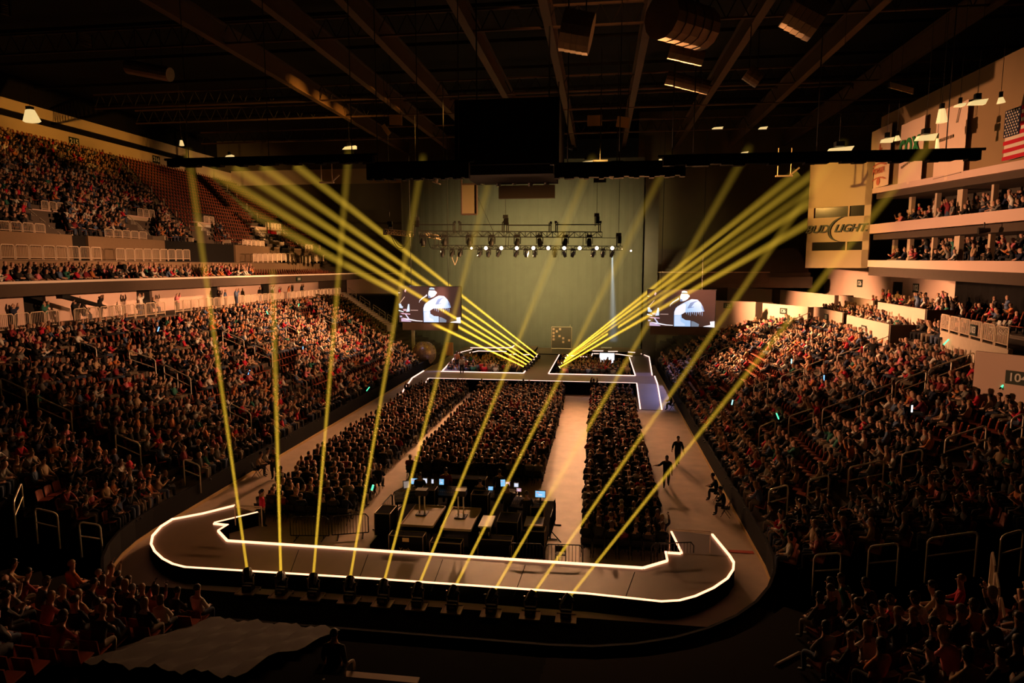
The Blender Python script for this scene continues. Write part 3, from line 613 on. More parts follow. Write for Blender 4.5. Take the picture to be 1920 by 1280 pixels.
def hair_mesh(hc, long):
    mb = MB(); u, v = 14, 8; vs_ = []
    for jj in range(v+1):
        t = math.pi*.5-math.pi*(.62 if not long else .7)*jj/v
        for i in range(u):
            a = 2*math.pi*i/u; front = max(0, math.sin(a)); tt = max(t, .42*front+t*(1-front)) if front > .1 else t
            k = 1.0+.03*math.sin(5*a+jj); bx, by, bz = .096*k, .112*k, .118
            x, y_, z = bx*math.cos(tt)*math.cos(a), by*math.cos(tt)*math.sin(a)-.012, bz*math.sin(tt)+.03
            if long and t < 0: z -= .16*min(1, -t)*(1-front); x *= .95
            vs_.append((hc.x+x, hc.y+y_, hc.z+z))
    fs = [(jj*u+i, jj*u+(i+1) % u, (jj+1)*u+(i+1) % u, (jj+1)*u+i) for jj in range(v) for i in range(u)]
    mb.add(vs_, fs, HAIR[0]); me = mb.mesh('hair'); me.polygons.foreach_set('use_smooth', [True]*len(me.polygons)); return me
POSES = ['lap', 'lean', 'clap', 'fold', 'arms', 'raise', 'stand', 'stand_fold', 'stand_up', 'stand_work', 'walk', 'walk_reach']
LO = {}; HI = {}
def lo(p):
    if p not in LO: LO[p] = body(p, False)[0]
    return LO[p]
def hi(p):
    if p not in HI:
        me, hc = body(p, True); HI[p] = (me, hair_mesh(hc, False), hair_mesh(hc, True))
    return HI[p]
def person(x, y, z, rot, pose, shirt, label, group=None, skin=0, trou=0, hair=0, long=False, shirt_m=None, scale=1, name='person'):
    me, h0, h1 = hi(pose); o = bpy.data.objects.new(name, me); COL.objects.link(o); o.location = (x, y, z); o.rotation_euler = (0, 0, rot); o.scale = (scale,)*3
    for k, m in ((0, SKIN[skin]), (1, shirt_m or SHIRT[shirt]), (2, TROU[trou]), (4, HAIR[hair])): o.material_slots[k].link = 'OBJECT'; o.material_slots[k].material = m
    tag(o, label, 'person', group)
    hh = bpy.data.objects.new('hair', h1 if long else h0); COL.objects.link(hh); hh.parent = o; hh.material_slots[0].link = 'OBJECT'; hh.material_slots[0].material = HAIR[hair]
    return o
def face(dx, dy): return math.atan2(-dx, dy)
CROWD = []; SEATS = []; CHAIRS = []
def spot(x, y, z, rot, zone, occ=.9, seat=True, stand=.0, chair=False):
    px, py, dep = proj((x, y, z+.8))
    if zone.endswith('stand'):
        for a, b in RAILS:                      # keep the steps beside every handrail clear
            d = b-a; t = max(-.25, min(1.25, (Vector((x, y))-a).dot(d)/max(.01, d.length_squared))); q = a+d*t
            if abs(x-q.x) < .55 and -1.25 < y-q.y < .45: return
    if dep < 3 or not (-60 < px < 1980 and -40 < py < 1340): return
    if seat: SEATS.append((x, y, z, rot, dep, zone))
    if chair: CHAIRS.append((x, y, z, rot, dep, zone))
    if random.random() < occ:
        ps = random.choices(['lap', 'lean', 'clap', 'fold', 'arms', 'raise'], [30, 16, 24, 12, 5, 13])[0]
        if random.random() < stand: ps = random.choice(['stand', 'stand_fold', 'stand_up'])
        CROWD.append((x+random.uniform(-.05, .05), y+random.uniform(-.05, .05), z, rot+random.uniform(-.3, .3), ps, random.choice((0, 0, 0, 0, 0, 1, 1, 2, 3, 7)) if chair else int(RNG.choice(len(SHIRT), p=SHW)), random.randrange(3) if random.random() < .4 else 0, random.randrange(3), random.choices(range(4), [5, 4, 2, 1])[0], dep, zone, random.random() < .4, random.uniform(.92, 1.06)))  # floor audience gets mostly dark tops, putting their unlit backs into the colour
# lower bowls
AIS_L = [48.5, 67.5, 77]; AIS_R = [49.2, 67]
empty = [(random.uniform(24, 75), random.randrange(1, NR), random.uniform(1.5, 4.5)) for _ in range(34)]
def is_empty(y_, i, lst): return any(abs(y_-a) < b and i == c for a, c, b in lst)
empty_r = [(random.uniform(24, 70), random.randrange(1, 15), random.uniform(1.2, 3.2)) for _ in range(26)]
for i in range(NR):
    x = FXL-.14-.85*(i+.55); z = rowz(i); yy = CYN
    while yy < 86:
        if yy < 69+(-13.2-x)*1.06 and min(abs(yy-a) for a in AIS_L) > .6:
            spot(x, yy, z, face(1, .55), 'railing side stand', 0.02 if is_empty(yy, i, empty) else .9)
        yy += .54
    r_ = RAD+.14+.85*(i+.55); n = int(r_*R(95)/.54)
    for k in range(n):
        a = k*.54/r_; deg = math.degrees(a)
        if 17 < deg < 60: continue
        spot(CL-r_*math.cos(a), CYN-r_*math.sin(a), z, face(math.cos(a), math.sin(a)), 'railing side stand' if deg < 20 else 'dark near corner', .8 if deg < 20 else .38)
for i in range(16):
    x = FXR+.14+.85*(i+.55); z = rowz(i); yy = CYN
    while yy < 80:
        if yy < 74+(x-13.5)*.35 and min(abs(yy-a) for a in AIS_R) > .6 and not (yy < 33.4 and i > 12):
            spot(x, yy, z, face(-1, .55), 'suite side stand', 0.02 if is_empty(yy, i, empty_r) else .9)
        yy += .54
    r_ = RAD+.14+.85*(i+.55); n = int(r_*R(80)/.54)
    for k in range(n):
        a = k*.54/r_; deg = math.degrees(a)
        if 17 < deg < 40 or deg > 62: continue
        if deg > 20 and proj((CR+r_*math.cos(a), CYN-r_*math.sin(a), z+1))[0] < 1535: continue
        spot(CR+r_*math.cos(a), CYN-r_*math.sin(a), z, face(-math.cos(a), math.sin(a)), 'suite side stand' if deg < 20 else 'dark suite side corner', .85 if deg < 20 else .6)
# club tier and concourse on the suite side
for i in range(3):
    yy = 43
    while yy < 66: spot(28.6+.75*i, yy, 7.0+.18*i, face(-1, .5), 'club tier', .75); yy += .55
    yy = 38
    while yy < 62: spot(31.2+.8*i, yy, 8.1+.15*i, face(-1, .5), 'suite side concourse', .45 if i < 2 else .2, True, .25); yy += .62
# suites
for lev, zz in ((0, 11.62), (1, 14.4)):
    for i in range(4):
        yy = 35
        while yy < 56:
            spot(30.5+.5*(57-yy)/23+.8*i, yy, zz+.28*i+.4*(yy-34)/23, face(-1, .6), 'suites', .45, False, .12); yy += .56
# upper deck
for i in range(3):
    x = -28.2-.95*(i+.5); yy = 30
    while yy < 84:
        px = proj((x, yy, 12))[0]
        spot(x, yy, 10.5+.2*i, face(1, .5), 'front rows of the upper deck', .88 if px < 470 and not (356 < px < 378) else 0, True); yy += .56
for i in range(21):
    x = -37.2-.8*(i+.55); z = 14.6+.54*i; yy = 36
    while yy < 102.5:
        px, py, _ = proj((x, yy, z+.6)); lim = 222+(py-300)*1.03 if py < 460 else 420
        invom = any(a-4 < px < b+3 and py > c-14 for (a, b), (c, _), _, _ in vom)
        if not invom and min(abs(yy-stair_y(q, x)) for q in (0, 1)) > 1.0: spot(x, yy, z, face(1, .5), 'upper deck', .86 if px < lim and i < 19 else (.25 if px < lim+60 and i < 5 else 0))
        yy += .56
# floor blocks
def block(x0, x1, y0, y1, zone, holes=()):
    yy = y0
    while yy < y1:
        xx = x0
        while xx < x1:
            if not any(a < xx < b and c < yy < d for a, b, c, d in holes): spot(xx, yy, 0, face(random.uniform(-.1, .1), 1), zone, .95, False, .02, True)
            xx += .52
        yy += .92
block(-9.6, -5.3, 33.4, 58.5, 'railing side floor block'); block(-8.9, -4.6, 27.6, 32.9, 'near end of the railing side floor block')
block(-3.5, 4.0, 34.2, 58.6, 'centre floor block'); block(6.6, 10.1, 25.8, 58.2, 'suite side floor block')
for x0, x1 in ((-8.8, -1.4), (2.9, 10.0)):      # standing pits beside the thrust
    for yy in np.arange(65.6, 75, .75):
        xx = x0+random.uniform(0, .3)
        while xx < x1:
            if not (xx > 6.5 and yy > 73): spot(xx, yy, 0, face(random.uniform(-.4, .4), 1), 'stage pit', .7, False, 1)
            xx += .62
# concourse strollers behind the railing
for yy in np.arange(36, 80, .8):
    if random.random() < .28: spot(-31+random.uniform(-.8, .6), yy, 7.9, face(1, .3), 'railing concourse', 1, False, .8)
# ---- nearest three hundred as individuals, the rest one crowd
CROWD.sort(key=lambda c: c[9]); NI = 278
def vis(c):
    px, py, _ = proj((c[0], c[1], c[2]+1)); return 0 < px < 1920 and 0 < py < 1275
near = [c for c in CROWD if vis(c)][:NI]; ids = set(id(c) for c in near); rest = [c for c in CROWD if id(c) not in ids]
ZN = {'dark near corner': 'in the dark near corner by the looped handrails', 'dark suite side corner': 'in the dark corner below the sloping guard rail', 'railing side stand': 'near the end of the railing side stand', 'suite side stand': 'above the dark corner tunnel of the suite side stand'}
HN = ('black', 'brown', 'fair', 'grey')
PN = {'lap': 'with hands in the lap', 'lean': 'leaning forward', 'clap': 'clapping', 'fold': 'with folded arms', 'arms': 'with both arms raised', 'raise': 'with one hand raised', 'stand': 'standing', 'stand_fold': 'standing with folded arms', 'stand_up': 'standing with arms up'}
for c in near:
    x, y_, z, rot, ps, sh, sk, tr, ha, dep, zone, lg, sc_ = c
    place = ZN.get(zone, 'in the '+zone); lab = '%s haired spectator in %s top %s, %s' % (HN[ha], SHIRTC[sh][0], PN[ps], place)
    if len(lab.split()) > 16: lab = 'spectator in %s top %s, %s' % (SHIRTC[sh][0], PN[ps], place)
    if len(lab.split()) > 16: lab = 'spectator in %s top, %s' % (SHIRTC[sh][0], place)
    person(x, y_, z, rot, ps, sh, lab, 'spectators '+place, sk, tr, ha, lg, None, sc_)
def mass(name, items, getmesh, slots, remap, label, cat):
    """one mesh out of many placed copies; items: (key, x, y, z, rot, scale, remap key)"""
    V = []; LI = []; LT = []; MI = []; base = 0; cache = {}
    for key, x, y_, z, rot, s, rk in items:
        if key not in cache:
            me = getmesh(key); nv = len(me.vertices); co = np.empty(nv*3, np.float32); me.vertices.foreach_get('co', co)
            li = np.empty(len(me.loops), np.int32); me.loops.foreach_get('vertex_index', li); lt = np.empty(len(me.polygons), np.int32); me.polygons.foreach_get('loop_total', lt); mi = np.empty(len(me.polygons), np.int32); me.polygons.foreach_get('material_index', mi)
            cache[key] = (co.reshape(-1, 3), li, lt, mi)
        co, li, lt, mi = cache[key]; c, sn = math.cos(rot), math.sin(rot)
        v = np.empty_like(co); v[:, 0] = (co[:, 0]*c-co[:, 1]*sn)*s+x; v[:, 1] = (co[:, 0]*sn+co[:, 1]*c)*s+y_; v[:, 2] = co[:, 2]*s+z
        V.append(v); LI.append(li+base); LT.append(lt); MI.append(np.array(remap(rk), np.int32)[mi]); base += len(co)
    V = np.concatenate(V); LI = np.concatenate(LI); LT = np.concatenate(LT); MI = np.concatenate(MI); LS = np.concatenate(([0], np.cumsum(LT)[:-1])).astype(np.int32)
    me = bpy.data.meshes.new(name); me.vertices.add(len(V)); me.loops.add(len(LI)); me.polygons.add(len(LT))
    me.vertices.foreach_set('co', V.ravel()); me.loops.foreach_set('vertex_index', LI); me.polygons.foreach_set('loop_start', LS); 
    for m in slots: me.materials.append(m)
    me.polygons.foreach_set('material_index', MI); me.polygons.foreach_set('use_smooth', np.ones(len(LT), bool)); me.update(calc_edges=True); me.validate()
    return obj(name, me, None, label, cat, None, 'stuff')
PS = SKIN+SHIRT+TROU+HAIR+[SHOE, EYE]; nS, nH, nT = 3, len(SHIRT), 3
def rm(k): sk, sh, tr, ha = k; return [sk, nS+sh, nS+nH+tr, nS+nH+nT+4, nS+nH+nT+ha, nS+nH+nT+5]
mass('crowd', [(c[4], c[0], c[1], c[2], c[3], c[12], (c[6], c[5], c[7], c[8])) for c in rest], lo, PS, rm, 'dense audience filling the bowls, floor blocks, suites and upper deck', 'crowd')
print('people', len(CROWD), 'individual', len(near))
# seats
def seat_mesh(_):
    mb = MB(); N = 4
    for k in range(N):          # curved back shell and pan
        a0, a1 = -.22+.44*k/N, -.22+.44*(k+1)/N; y0, y1 = -.20+1.1*a0*a0, -.20+1.1*a1*a1
        e0 = .03 if k == 0 else 0; e1 = .03 if k == N-1 else 0
        mb.hexa([(a0, y0, .40), (a1, y1, .40), (a1, y1-.03, .40), (a0, y0-.03, .40), (a0, y0-.07, .84-e0), (a1, y1-.07, .84-e1), (a1, y1-.10, .84-e1), (a0, y0-.10, .84-e0)], SEATM)
    mb.hexa([(-.22, -.18, .40), (.22, -.18, .40), (.20, .24, .43), (-.20, .24, .43), (-.22, -.18, .44), (.22, -.18, .44), (.20, .24, .47), (-.20, .24, .47)], SEATM)
    mb.box((0, -.1, .2), (.06, .1, .40), BLKM); return mb.mesh('arena_seat')
def chair_mesh(_):
    mb = MB(); mb.box((0, 0, .44), (.42, .40, .03), BLKM); mb.box((0, -.21, .72), (.42, .025, .26), BLKM, rx=.15)
    for s in (-1, 1): mb.tube((s*.2, -.25, .86), (s*.2, .2, 0), .012, BLKM, 4); mb.tube((s*.2, .12, .44), (s*.2, -.24, 0), .012, BLKM, 4)
    return mb.mesh('folding_chair')
def split(lst, n, me, name, lab, cat, grp, stuff_name, stuff_label, slots):
    lst.sort(key=lambda c: c[4]); v = [c for c in lst if vis((c[0], c[1], c[2]))]; k = 0
    for c in v[:n]:
        o = bpy.data.objects.new(name, me); COL.objects.link(o); o.location = c[:3]; o.rotation_euler = (0, 0, c[3]); tag(o, lab(c), cat, grp(c))
    mass(stuff_name, [(0, c[0], c[1], c[2], c[3], 1, 0) for c in v[n:]], lambda q: me, slots, lambda q: list(range(len(slots))), stuff_label, cat+'s')
split(SEATS, 296, seat_mesh(0), 'arena_seat', lambda c: 'red moulded arena seat '+ZN.get(c[5], 'in the '+c[5]), 'seat', lambda c: 'arena seats '+ZN.get(c[5], 'in the '+c[5]), 'seating', 'rows of red moulded seats under the audience of the bowls', [SEATM, BLKM])
split(CHAIRS, 296, chair_mesh(0), 'folding_chair', lambda c: 'black folding chair in the '+c[5], 'chair', lambda c: 'folding chairs in the '+c[5], 'floor_seating', 'rows of black folding chairs under the farther floor audience', [BLKM])
# ------------------------------------------------------------------ runway stage near the camera
def led_line(parent, pts, z, m=LED, w_=.075, closed=False, inward=None):
    """light strip on a deck edge: dark channel with a glowing top and a glowing face towards the deck"""
    pts = [Vector((p[0], p[1])) for p in pts]; zz = [z]*len(pts) if not hasattr(z, '__len__') else z
    mb = MB()
    for k in range(len(pts)-1):
        a, b = pts[k], pts[k+1]; d = (b-a).normalized(); n = Vector((-d.y, d.x))
        if inward is not None and n.dot(inward-(a+b)/2) < 0: n = -n
        a1, b1 = a+n*w_, b+n*w_; h = .07
        A, B, A1, B1 = [Vector((p.x, p.y, q)) for p, q in ((a, zz[k]), (b, zz[k+1]), (a1, zz[k]), (b1, zz[k+1]))]; U = Vector((0, 0, h))
        mb.quad([A+U, B+U, B1+U, A1+U], m); mb.quad([A1, B1, B1+U, A1+U], m); mb.quad([A+U*.6, A+U, B+U, B+U*.6], m); mb.quad([A, A+U*.6, B+U*.6, B], SKIRT); mb.quad([A, B, B1, A1], SKIRT); mb.quad([A, A1, A1+U, A+U], m); mb.quad([B, B+U, B1+U, B1], m)
    return obj('light_strip', mb, parent)
BZ = .6
def bz(*l): return [tuple(at_z(x, y, BZ)[:2]) for x, y in l]
outer = bz((440, 948), (380, 963), (322, 974), (300, 988), (284, 1006), (281, 1022), (288, 1036), (303, 1050), (322, 1060), (345, 1066), (700, 1088), (1100, 1116), (1240, 1131), (1275, 1129), (1305, 1121), (1340, 1105), (1366, 1087), (1377, 1070), (1378, 1056), (1370, 1043), (1337, 1003))
inner = bz((1255, 995), (1276, 1038), (1246, 1036), (1249, 1052), (1205, 1065), (700, 1032), (428, 1014), (411, 996), (429, 985), (402, 982), (484, 962))
st = thing('runway_stage', (0, 0, 0), 'curved near runway stage outlined with glowing strips', 'stage')
ctr = Vector((0, 24))
mb = MB(); ns = 14
poly = outer+inner
bm = bmesh.new(); vs_ = [bm.verts.new((p[0], p[1], BZ)) for p in poly]; f = bm.faces.new(vs_); f.normal_update()
if f.normal.z < 0: f.normal_flip()
bmesh.ops.triangulate(bm, faces=[f]); me = bpy.data.meshes.new('deck'); bm.to_mesh(me); bm.free(); me.materials.append(DECK); obj('deck', me, st)
mb = MB(); n = len(poly)
for k in range(n):
    a, b = poly[k], poly[(k+1) % n]; mb.quad([(a[0], a[1], 0), (b[0], b[1], 0), (b[0], b[1], BZ), (a[0], a[1], BZ)], SKIRT)
obj('skirt', mb, st)
led_line(st, outer, BZ, LED, .085, inward=ctr); 
mb = MB()
# the inner outline glows towards the deck, away from the audience
mbx = []
for k in range(len(inner)-1):
    a, b = Vector(inner[k]), Vector(inner[k+1]); d = (b-a).normalized(); nn = Vector((-d.y, d.x))
    mid = (a+b)/2+nn*.3
    # even-odd test: is mid on the deck?
    c = False
    for q in range(n):
        p1, p2 = poly[q], poly[(q+1) % n]
        if (p1[1] > mid.y) != (p2[1] > mid.y) and mid.x < (p2[0]-p1[0])*(mid.y-p1[1])/(p2[1]-p1[1])+p1[0]: c = not c
    mbx.append((inner[k], inner[k+1], (a+b)/2+nn*(5 if c else -5)))
for a, b, iw in mbx: led_line(st, [a, b], BZ, LED, .085, inward=iw)
mb = MB()
for px in (560, 690, 830, 985, 1190): a, b = at_z(px, 1022+(px-428)*.066, BZ+.004), at_z(px-22, 1082+(px-428)*.066, BZ+.004); mb = MB(); mb.tube(a, b, .012, BLACK, 4); obj('deck_joint', mb, st)
# ramps and steps of the runway
def ramp(name, quad_, m, label, parent):
    mb = MB(); mb.quad(quad_, m); q = [(p[0], p[1], 0) for p in quad_]
    for k in range(4): a, b = quad_[k], quad_[(k+1) % 4]; mb.quad([a, b, q[(k+1) % 4], q[k]], SKIRT)
    return obj(name, mb, parent)
PURP = mat('purple_grey_deck', (.22, .16, .17), .35)
a, b, c, d = at_z(1255, 993, BZ+.01), at_z(1337, 1003, BZ+.01), at_z(1368, 1042, BZ+.01), at_z(1276, 1037, BZ+.01); mb = MB(); mb.quad([d, c, b, a], PURP); obj('landing', mb, st)
mb = MB(); mb.tube(at_z(1255, 992, 1.5), at_z(1333, 996, 1.5), .025, PAINT); mb.tube(at_z(1255, 994, 1.4), at_z(1333, 999, 1.4), .02, PAINT); 
for x in (1256, 1332): p = at_z(x, 993+(x-1256)*.055, 1.5); mb.tube((p.x, p.y, BZ), p, .02, PAINT)
obj('end_rail', mb, st)
mb = MB(); p = at_z(440, 948, 1.5); q = at_z(490, 950, 1.5); mb.tube(p, q, .03, PAINT); mb.tube(at_z(440, 951, 1.35), at_z(488, 953, 1.35), .02, PAINT); mb.tube((p.x, p.y, BZ), p, .025, PAINT); mb.tube((q.x, q.y, BZ), q, .025, PAINT); obj('end_rail', mb, st)
p = at_z(1365, 1033, 0); q = at_z(1412, 1034, 0); mb = MB(); mb.span((p.x, p.y-.12, .0), (q.x, p.y+.12, .02), mat('red_stripe', (.6, .06, .03), .6)); obj('floor_stripe', mb, None, 'red painted stripe across the floor beside the runway end', 'floor marking')
# ten floor lights in front of the runway
def floor_light(x, y, label, tilt, pan):
    t = thing('floor_light', (x, y, 0), label, 'stage light', 'floor lights before the runway')
    mb = MB(); 
    for s in (-1, 1): mb.box((s*.34, 0, .1), (.035, .62, .05), GOLDT); mb.box((0, s*.30, .1), (.70, .035, .05), GOLDT)
    mb.span((-.33, -.29, .07), (.33, .29, .085), GOLDT)
    for s in (-1, 1):
        for u in (-1, 1): mb.box((s*.32, u*.28, .04), (.04, .04, .1), BLKM)
    obj('floor_frame', mb, t)
    mb = MB(); mb.box((0, .05, .22), (.36, .30, .22), BLKM); mb.box((0, -.105, .22), (.16, .01, .07), GREYP); obj('base', mb, t)
    mb = MB(); c = Vector((0, .05, .34)); mb.path([c+Vector((-.19, 0, 0)), c+Vector((-.21, 0, .12)), c+Vector((-.2, 0, .40)), c+Vector((-.2, 0, .42))], .03, GOLDT); mb.path([c+Vector((.19, 0, 0)), c+Vector((.21, 0, .12)), c+Vector((.2, 0, .42))], .03, GOLDT); mb.tube(c+Vector((-.19, 0, 0)), c+Vector((.19, 0, 0)), .035, BLKM)
    for s in (-1, 1): mb.tube(c+Vector((s*.2, 0, .36)), c+Vector((s*.26, 0, .36)), .05, BLKM, 8)
    obj('yoke', mb, t)
    mb = MB(); d = Vector(pan).normalized(); c2 = c+Vector((0, 0, .36)); mb.tube(c2-d*.22, c2+d*.05, .11, BLKM, 10, .17); mb.tube(c2+d*.05, c2+d*.22, .17, BLKM, 10, .16); h = obj('head', mb, t)
    mb = MB(); mb.tube(c2+d*.215, c2+d*.225, .14, LAMPY, 10); obj('lens', mb, h)
    return Vector((x, y, 0))+c2+d*.24
# ------------------------------------------------------------------ haze and beams (haze given the shape of each beam, lit only by its own lamp)
BEAMS = []   # each thin beam of haze is lit by its own narrow lamp
def haze_mat(name, dens, col, an=0.0):
    m = bpy.data.materials.new(name); m.use_nodes = True; nt = m.node_tree; nt.nodes.remove(nt.nodes['Principled BSDF']); v = nt.nodes.new('ShaderNodeVolumeScatter')
    v.inputs['Color'].default_value = (*col, 1); v.inputs['Density'].default_value = dens; v.inputs['Anisotropy'].default_value = an
    nt.links.new(v.outputs[0], nt.nodes['Material Output'].inputs['Volume']); return m
HZ = haze_mat('beam_haze', .030, (1, .97, .72)); HZ2 = haze_mat('hall_haze', .010, (1, .96, .85))
def beam(a, b, r0, r1, power, label, group, col=(1, .60, .05), seg=14):
    a = Vector(a); b = Vector(b); d = (b-a).normalized(); mb = MB(); mb.tube(a, b, r0, HZ, seg, r1); L = (b-a).length
    o = obj('light_beam', mb, None, label, 'light beam', group, 'stuff'); BEAMS.append(o); rc = bpy.data.collections.new('beam_receiver'); rc.objects.link(o)
    half = math.atan((r1-r0)/L); bl_ = lamp('AREA', a+d*.03, power, col, b, 2*math.degrees(half), .5, r0*.8, 'beam_lamp'); bl_.light_linking.receiver_collection = rc
    return o
bl = [((465, 1112), (360, 335), 44), ((527, 1119), (512, 540), 50), ((587, 1123), (650, 330), 50), ((655, 1129), (786, 335), 56), ((718, 1135), (918, 335), 60), ((782, 1141), (1095, 335), 60), ((848, 1147), (1236, 335), 60), ((921, 1154), (1380, 320), 58), ((994, 1158), (1545, 320), 50), ((1061, 1164), (1695, 330), 36)]
ORD = ['first', 'second', 'third', 'fourth', 'fifth', 'sixth', 'seventh', 'eighth', 'ninth', 'tenth']
TOPS = [(468, 1078), (527, 1082), (590, 1086), (655, 1091), (725, 1095), (790, 1100), (860, 1106), (935, 1108), (1008, 1112), (1077, 1117)]
for k, ((bx, by), tp, Y) in enumerate(bl):
    base = at_z(bx, by, 0); tgt = at_y(tp[0], tp[1], Y); c = Vector((base.x, base.y+.05, .70))
    # the lens sits where the photographed beam starts; its target lies on the far sight line
    e = floor_light(base.x, base.y, 'floor light on framed tray before the runway, %s from the railing side' % ORD[k], 0, tgt-c)
    d = (tgt-e).normalized(); far = e+d*min(75, (27.5-e.z)/max(.05, d.z)) if d.z > .1 else tgt
    if (far-e).length > (tgt-e).length*1.15: far = e+d*(tgt-e).length*1.15
    L = (far-e).length
    beam(e, far, .07, .07+L*.0115, 20, 'thin yellow floor light beam, %s from the railing side' % ORD[k], 'beams of the floor lights')
# two fans from the thrust tip
fanL = [(575, 326, 74), (515, 328, 73), (465, 329, 72), (420, 336, 71), (420, 371, 70), (440, 431, 69)]
srcL = [(1010, 667), (1005, 672), (1000, 677), (996, 681), (991, 685), (986, 689)]
fanR = [(1440, 368, 66), (1500, 345, 66), (1513, 362, 65), (1513, 384, 64), (1513, 420, 63)]
srcR = [(1062, 668), (1058, 673), (1055, 678), (1051, 683), (1046, 690)]
def wash_light(p, d, label, group, s=1.0):
    t = thing('wash_light', p, label, 'stage light', group); mb = MB(); mb.box((0, 0, -.25*s), (.34*s, .3*s, .2*s), BLKM); obj('base', mb, t)
    mb = MB(); mb.tube((-.2*s, 0, -.15*s), (-.2*s, 0, .12*s), .03*s, BLKM); mb.tube((.2*s, 0, -.15*s), (.2*s, 0, .12*s), .03*s, BLKM); obj('yoke', mb, t)
    d = Vector(d).normalized(); mb = MB(); mb.tube(-d*.2*s, d*.2*s, .13*s, BLKM, 8, .16*s); h = obj('head', mb, t); mb = MB(); mb.tube(d*.195*s, d*.21*s, .13*s, LAMPY, 8); obj('lens', mb, h)
def deck_hit(px, py):          # where a sight line meets the slope of the upper deck
    d = ray(px, py); q = .54/.8; t = (14.6-37.2*q-CAM.z-q*CAM.x)/(d.z+q*d.x); return CAM+d*t*1.05
for nm, fan, src, lb in (('L', fanL, srcL, 'toward the railing side'), ('R', fanR, srcR, 'toward the suite side')):
    for k, ((tx, ty, Y), s) in enumerate(zip(fan, src)):
        p = at_z(s[0], s[1], 1.55); end = at_y(tx, ty, Y); end = (deck_hit(tx, ty) if k > 3 else p+(end-p)*1.05) if nm == 'L' else p+(end-p)*1.12; d = (end-p).normalized()
        wash_light(p, d, 'small moving light on the thrust edge aimed %s, %s from the tip' % (lb, ORD[k]), 'moving lights on the thrust'); L = (end-p).length
        beam(p+d*.25, end, .10, .10+L*.020, 165 if nm == 'L' else 125, 'strong yellow beam fanning from the thrust %s, %s from its tip' % (lb, ORD[k]), 'fan beams of the thrust')
p0 = at_y(1148, 480, 65.5); p1 = at_y(1150, 640, 68)
beam(p0, p1, .12, .75, 45, 'pale blue beam dropping from the end of the lower truss', None, (.55, .7, 1))
mb = MB(); mb.span((-26.8, 81.4, 1.6), (12.2, 85.6, 26), HZ2); obj('stage_haze', mb, None, 'thin haze hanging between the stage truss and the backdrop', 'haze', None, 'stuff')
# ------------------------------------------------------------------ main stage
SZ = 1.2
ms = thing('main_stage', (0, 0, 0), 'main stage with cross runway, two ramps and centre thrust edged in light', 'stage')
mb = MB(); mb.prism([(-11.05, 59.75), (12.5, 59.75), (12.6, 64.1), (-11.1, 64.1)], .02, SZ, SKIRT, DECK); obj('cross_runway', mb, ms)
mb = MB(); mb.prism([(-.62, 64.1), (2.05, 64.1), (2.25, 78.4), (-.5, 78.4)], .02, SZ, SKIRT, DECK); obj('thrust', mb, ms)
mb = MB(); mb.prism([(-9.2, 64.1), (-7.4, 64.1), (-9.1, 82), (-10.9, 82)], .02, SZ-.01, SKIRT, PURP); obj('side_runway', mb, ms)
mb = MB(); mb.prism([(10.6, 64.1), (12.4, 64.1), (13.2, 82), (10.6, 82)], .02, SZ-.01, SKIRT, PURP); obj('side_runway', mb, ms)
mb = MB(); mb.prism([(-11, 79), (13.2, 79), (13.2, 85), (-11, 85)], .02, SZ+.02, SKIRT, DECK); obj('rear_deck', mb, ms)
for x0, x1, y0 in ((-11.05, -9.35, 55), (10.5, 12.4, 54)):
    mb = MB(); mb.hexa([(x0, y0, 0), (x1, y0, 0), (x1, 59.75, 0), (x0, 59.75, 0), (x0, y0, .04), (x1, y0, .04), (x1, 59.75, SZ), (x0, 59.75, SZ)], DECK); obj('ramp', mb, ms)
def slop(a, b, iw):   # strip from (x,y,z) to (x,y,z)
    led_line(ms, [a[:2], b[:2]], [a[2], b[2]], LEDP, .11, inward=Vector(iw))
slop((-9.35, 59.75, SZ), (10.5, 59.75, SZ), (0, 62)); slop((-11.05, 55, .05), (-11.05, 59.75, SZ), (0, 58)); slop((-9.3, 55.3, .1), (-9.3, 59.75, SZ), (-12, 58)); slop((-11.05, 59.75, SZ), (-11.1, 64.1, SZ), (0, 62))
slop((10.5, 54, .05), (10.5, 59.75, SZ), (12, 58)); slop((12.4, 54, .05), (12.5, 59.75, SZ), (0, 58)); slop((12.5, 59.75, SZ), (12.6, 64, SZ), (0, 62))
slop((-9.2, 64.1, SZ), (-.62, 64.1, SZ), (-4, 60)); slop((2.05, 64.1, SZ), (10.6, 64.1, SZ), (4, 60)); slop((-.62, 64.1, SZ), (-.5, 78.4, SZ), (1, 70)); slop((2.05, 64.1, SZ), (2.25, 78.4, SZ), (1, 70))
slop((-9.2, 64.6, SZ), (-10.5, 78.5, SZ), (-8, 70)); slop((-7.4, 66.5, SZ), (-8.3, 76, SZ), (-9, 70)); slop((10.6, 64.1, SZ), (10.6, 77, SZ), (12, 70)); slop((12.4, 64.6, SZ), (13.1, 78, SZ), (11, 70)); slop((13.1, 78, SZ), (12.3, 80.5, SZ), (11, 79)); slop((-10.5, 78.5, SZ), (-9.4, 82.5, SZ), (-9, 79))
def seg(p, q, z):
    a, b = at_z(*p, z), at_z(*q, z); led_line(ms, [a[:2], b[:2]], z, LEDP, .12, inward=Vector((0, 50)))
for p, q in (((882, 652), (958, 652)), ((958, 652), (963, 648)), ((878, 662), (896, 658)), ((896, 658), (950, 659)), ((955, 665), (968, 664)), ((980, 665), (993, 665)), ((1060, 667), (1078, 667)), ((1088, 669), (1100, 669)), ((1113, 663), (1158, 664)), ((1158, 664), (1186, 668)), ((1110, 668), (1112, 663)), ((1111, 658), (1131, 658)), ((1140, 659), (1158, 659)), ((1178, 660), (1191, 661))): seg(p, q, 1.55)
